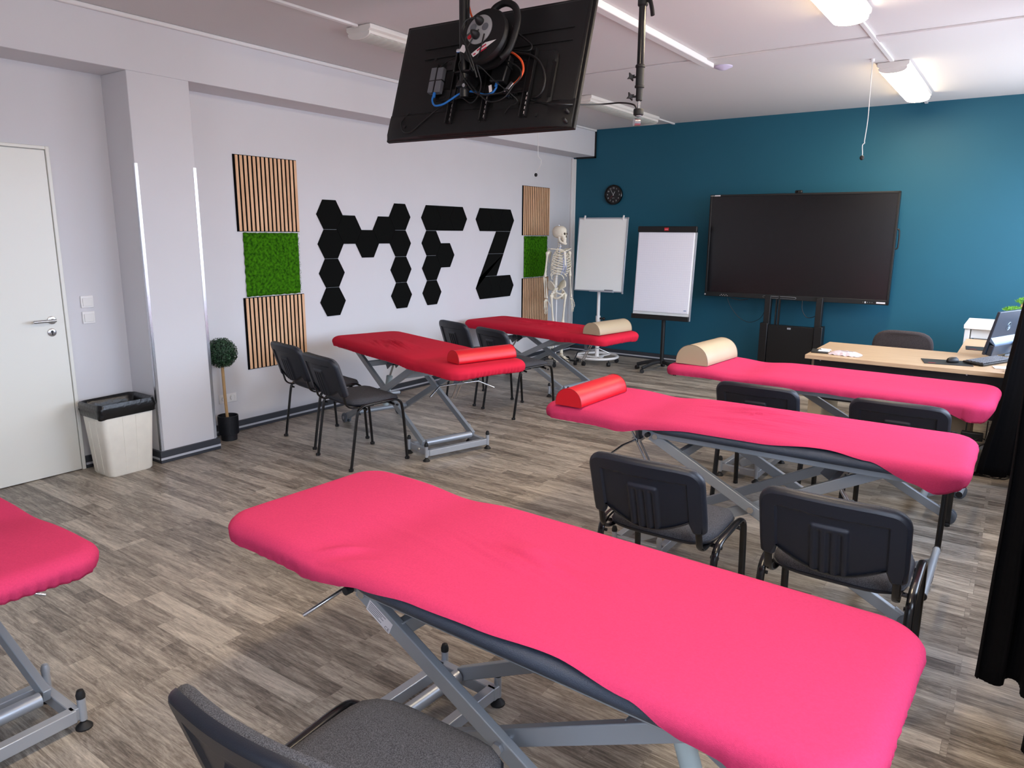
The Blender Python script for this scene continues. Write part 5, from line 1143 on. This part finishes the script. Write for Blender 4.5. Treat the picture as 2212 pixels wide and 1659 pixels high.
# local: x = its left(+)/right(-), y- = facing direction ... facing -y; turned to look towards the room
def skb(name, m, fn, parent=SK, **k): q = MB(); fn(q); return q.build(name, m, parent, **k)
def long_bone(q, a, b, r0, r1, e0, e1):
    a = Vector(a); b = Vector(b); L = (b-a)
    pts = [a + L*t for t in (0, .04, .10, .2, .5, .8, .9, .96, 1)]; rr = [e0*.7, e0, e0*.8, r0, (r0+r1)/2*.85, r1, e1*.8, e1, e1*.7]
    t = L.normalized(); x = t.cross(Vector((0, 1, .01))).normalized(); y = t.cross(x)
    q.rings([[p + (x*math.cos(2*PI*j/10) + y*math.sin(2*PI*j/10))*r for j in range(10)] for p, r in zip(pts, rr)])
HZ = 1.60
def skull(q):
    q.rings([[(rx*math.cos(a), -.01+cy+ry*math.sin(a), z) for a in [2*PI*i/24 for i in range(24)]] for rx, ry, cy, z in
      ((.030, .035, -.005, HZ-.030), (.052, .062, .010, HZ-.018), (.063, .078, .012, HZ+.0), (.070, .088, .012, HZ+.025), (.073, .092, .012, HZ+.05), (.071, .088, .012, HZ+.075), (.060, .074, .012, HZ+.098), (.038, .048, .012, HZ+.115), (.004, .005, .012, HZ+.121))])
sk = skb('skull', 'bone', skull, ang=70)
def face(q):
    q.rings([[(rx*math.cos(a), cy+ry*math.sin(a), z) for a in [2*PI*i/20 for i in range(20)]] for rx, ry, cy, z in ((.024, .022, -.062, HZ-.060), (.034, .030, -.060, HZ-.048), (.038, .032, -.058, HZ-.025), (.050, .035, -.052, HZ-.005), (.056, .036, -.050, HZ+.020), (.058, .036, -.046, HZ+.045), (.05, .03, -.04, HZ+.065))])
    for s in (-1, 1): q.tube([(s*.050, -.070, HZ+.002), (s*.064, -.045, HZ-.002), (s*.064, -.01, HZ+.0)], .0055, 6, 3)
skb('face_bones', 'bone', face, parent=sk, ang=70)
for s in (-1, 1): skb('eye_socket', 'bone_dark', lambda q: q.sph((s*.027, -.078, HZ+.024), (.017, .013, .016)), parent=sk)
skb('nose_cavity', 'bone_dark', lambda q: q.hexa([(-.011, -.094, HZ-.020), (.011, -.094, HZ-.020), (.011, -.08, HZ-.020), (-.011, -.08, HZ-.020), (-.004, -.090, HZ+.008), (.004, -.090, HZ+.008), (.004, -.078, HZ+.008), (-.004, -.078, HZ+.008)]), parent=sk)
def jaw(q):
    q.tube([(-.048, -.012, HZ-.012), (-.047, -.022, HZ-.060), (-.034, -.062, HZ-.088), (-.014, -.084, HZ-.097), (.014, -.084, HZ-.097), (.034, -.062, HZ-.088), (.047, -.022, HZ-.060), (.048, -.012, HZ-.012)], .010, 8, 4, flat=1.4, up=(0, 0, 1))
skb('jaw', 'bone', jaw, ang=70)
skb('teeth', 'white_ink', lambda q: (q.rings([[(.027*math.cos(a), -.062+.027*math.sin(a), z) for a in [PI+PI*i/12 for i in range(13)]] + [] for z in (HZ-.086, HZ-.050)], cap=False)), ang=50).data.materials[0] = M['bone']
for o in [sk] + [k for k in kids(SK) if k.name.startswith(('jaw', 'teeth'))]:   # head turned to its left
    o.rotation_euler = (0, 0, R(26))
def spine(z): # y offset of the spinal curve
    return .030 + .030*math.cos((z-.95)/.55*PI*1.1) - (.02 if z > 1.45 else 0)
def vert(q):
    for i in range(24):
        z = .985 + i*(HZ-.03-.985)/24; r = .023-.010*i/24; h = .0085-.002*i/24; y = spine(z)
        q.cyl((0, y, z-h), (0, y, z+h), r, 12); q.box((0, y+.035-.01*i/24, z-.004), (.007, .045, .012)); q.box((0, y+.014, z), (.062-.018*i/24, .010, .008))
v_ = skb('vertebrae', 'bone', vert, ang=50); v_['kind'] = 'stuff'
skb('spinal_discs', 'cartilage', lambda q: q.tube([(0, spine(z), z) for z in [.96+.6*i/20 for i in range(21)]], .012, 8), ang=80)
def ribs(q, s, i):
    z = 1.44-.026*i; w_ = 1.15*[.055, .085, .105, .117, .124, .128, .130, .130, .126, .118, .105, .085][i]; d = [.05, .075, .09, .10, .106, .11, .112, .11, .105, .09, .07, .05][i]; yb = spine(z)+.01; dr = .055+.006*i
    full = i < 10; n_ = 9; pts = []
    for k in range(n_):
        a = R(95 - (175 if full else 100)*k/(n_-1)); pts.append((s*w_*math.cos(a*1.0) if False else s*w_*math.sin(R(8+(158 if full else 95)*k/(n_-1))), yb-.02-d*.95*(1-math.cos(R(8+(158 if full else 95)*k/(n_-1))))*.62+.02, z-dr*(k/(n_-1))**1.1*(1 if i < 7 else .7)))
    q.tube(pts, .0048, 6, 3, flat=1.7, up=(0, 0, 1)); return pts
rc = skb('sternum', 'bone', lambda q: (q.tube([(0, -.098, 1.415), (0, -.108, 1.38), (0, -.118, 1.30), (0, -.120, 1.255), (0, -.118, 1.235)], [.018, .015, .011, .013, .006], 8, 4, flat=.5, up=(0, 1, 0))), ang=70)
for s in (-1, 1):
    for i in range(12):
        last = []
        o = skb('rib', 'bone', lambda q: last.extend(ribs(q, s, i)), ang=80)
        if i < 10:
            e = Vector(last[-1]); tz = max(1.24, 1.40-.023*i)
            skb('rib_cartilage', 'cartilage', lambda q: q.tube([tuple(e), (e.x*.55, e.y-.006, e.z+(.0 if i < 5 else .012)), (s*.012, -.112, tz)], .005, 6, 4), ang=80)
    skb('clavicle', 'bone', lambda q: q.tube([(s*.015, -.100, 1.420), (s*.06, -.105, 1.430), (s*.12, -.06, 1.440), (s*.165, -.03, 1.445)], .0065, 8, 4), ang=80)
    skb('scapula', 'bone', lambda q: (q.hexa([(s*.06, .075, 1.40), (s*.150, .02, 1.43), (s*.085, .085, 1.27), (s*.075, .088, 1.28), (s*.06, .082, 1.40), (s*.150, .028, 1.43), (s*.085, .092, 1.27), (s*.072, .095, 1.28)]), q.tube([(s*.06, .09, 1.40), (s*.12, .07, 1.425), (s*.165, .0, 1.445)], .007, 6, 3)), ang=50)
    sx = s*.180; sh_ = -.0
    skb('humerus', 'bone', lambda q: (long_bone(q, (sx, .01, 1.405), (s*.205, .02, 1.10), .011, .012, .022, .020), q.sph((sx-s*.008, .01, 1.395), .022)), ang=80)
    skb('ulna', 'bone', lambda q: long_bone(q, (s*.212, .032, 1.115), (s*.215, .0, .845), .008, .005, .012, .007), ang=80)
    skb('radius', 'bone', lambda q: long_bone(q, (s*.198, .012, 1.09), (s*.200, -.018, .840), .005, .008, .009, .013), ang=80)
    hand = skb('wrist_bones', 'bone', lambda q: [q.sph((s*(.198+.010*(k % 4)-.005), -.014+.006*(k//4), .825-.014*(k//4)), .008) for k in range(8)])
    for f_ in range(5):
        fx = s*(.190+.012*f_); L = [.10, .155, .165, .155, .135][4-f_] if True else 0
        if f_ == 0: pts = [(s*.192, -.02, .815), (s*.182, -.045, .785), (s*.174, -.055, .755), (s*.170, -.058, .735)]
        else: pts = [(fx, -.012, .812), (fx+s*.003*f_-s*.004, -.022, .812-L*.42), (fx+s*.004*f_-s*.004, -.028, .812-L*.75), (fx+s*.004*f_-s*.004, -.022, .812-L)]
        def fn(q, pts=pts):
            for a, b in zip(pts, pts[1:]): long_bone(q, a, b, .0034, .003, .0055, .0048)
        skb('finger_bones', 'bone', fn, parent=hand, ang=80)
    # leg
    hipx = s*.085
    skb('femur', 'bone', lambda q: (long_bone(q, (s*.118, .0, .885), (s*.075, -.005, .485), .014, .014, .024, .034), q.tube([(s*.118, 0, .885), (hipx, 0, .905)], .013, 8), q.sph((hipx-s*.004, 0, .908), .023), q.sph((s*.055, .012, .478), .020), q.sph((s*.095, .012, .478), .020)), ang=80)
    skb('kneecap', 'bone', lambda q: q.sph((s*.075, -.045, .485), (.018, .010, .021)))
    skb('tibia', 'bone', lambda q: long_bone(q, (s*.072, 0, .455), (s*.070, .005, .125), .013, .010, .034, .020), ang=80)
    skb('fibula', 'bone', lambda q: long_bone(q, (s*.105, .012, .440), (s*.095, .012, .115), .005, .006, .010, .011), ang=80)
    foot = skb('heel_bone', 'bone', lambda q: (q.sph((s*.075, .045, .085), (.022, .034, .022)), q.sph((s*.075, .0, .105), (.022, .030, .018)), q.sph((s*.075, -.045, .088), (.026, .026, .014))), ang=80)
    for f_ in range(5):
        fx = s*(.055+.011*f_); q = MB(); long_bone(q, (fx, -.060, .080), (fx+s*.003*f_, -.120, .060), .005, .004, .007, .006); long_bone(q, (fx+s*.003*f_, -.122, .060), (fx+s*.004*f_, -.160+.006*f_, .050), .004, .004, .006, .005); q.build('toe_bones', 'bone', foot, ang=80)
def pelvis_wing(q, s):
    def fn(u, v):
        a = R(-35+150*u); rr = .030+.085*v; x = .040+.065*v*math.sin(a)**1 + .03*v; 
        ang_ = R(20+160*u)
        return (s*(.045+.075*v*(.35+.65*math.sin(ang_))), .035-.085*math.cos(PI-ang_)*-1*v*.9*1.0 - .03*v*0, .935+.12*v*math.sin(ang_)-.01*(1-v))
    g = [[q.v(fn(i/14, j/6)) for j in range(7)] for i in range(15)]
    for i in range(14):
        for j in range(6): q.f([g[i][j], g[i+1][j], g[i+1][j+1], g[i][j+1]])
def pel(q, s): pelvis_wing(q, s)
for s in (-1, 1):
    skb('hip_bone', 'bone', lambda q: pel(q, s), solid=.008, ang=80, recalc=False)
    skb('pubic_ring', 'bone', lambda q: (q.tube([(s*.070, .010, .935), (s*.075, -.02, .915), (s*.040, -.065, .895), (s*.006, -.075, .885), (s*.014, -.070, .865), (s*.045, -.03, .835), (s*.062, .02, .845), (s*.075, .015, .90)], .010, 8, 4, flat=1.3)), ang=80)
skb('sacrum', 'bone', lambda q: q.rings([[(rx*math.cos(a), y+ry*math.sin(a), z) for a in [2*PI*i/12 for i in range(12)]] for rx, ry, y, z in ((.006, .005, .055, .835), (.018, .010, .075, .86), (.035, .014, .080, .90), (.045, .018, .065, .94), (.035, .02, .050, .965))]), ang=80)
# stand
skb('stand_pole', 'chrome', lambda q: q.cyl((0, .035, .07), (0, .035, .93), .009, 10)).data.materials[0] = M['trim_white']
skb('skull_hook', 'chrome', lambda q: q.tube([(0, .01, HZ+.112), (0, .01, HZ+.13), (.006, .01, HZ+.137), (.010, .01, HZ+.128)], .002, 6, 3))
skb('base_hub', 'rubber', lambda q: q.cyl((0, .035, .055), (0, .035, .085), .035, 16))
for k in range(5):
    a = 2*PI*k/5+.2; e = (.27*math.cos(a), .035+.27*math.sin(a))
    skb('base_arm', 'black', lambda q: q.bar((0, .035, .068), (e[0], e[1], .055), .035, .018), bevel=.003); castor(SK, e[0], e[1], .05, .024, world=False, a=a)
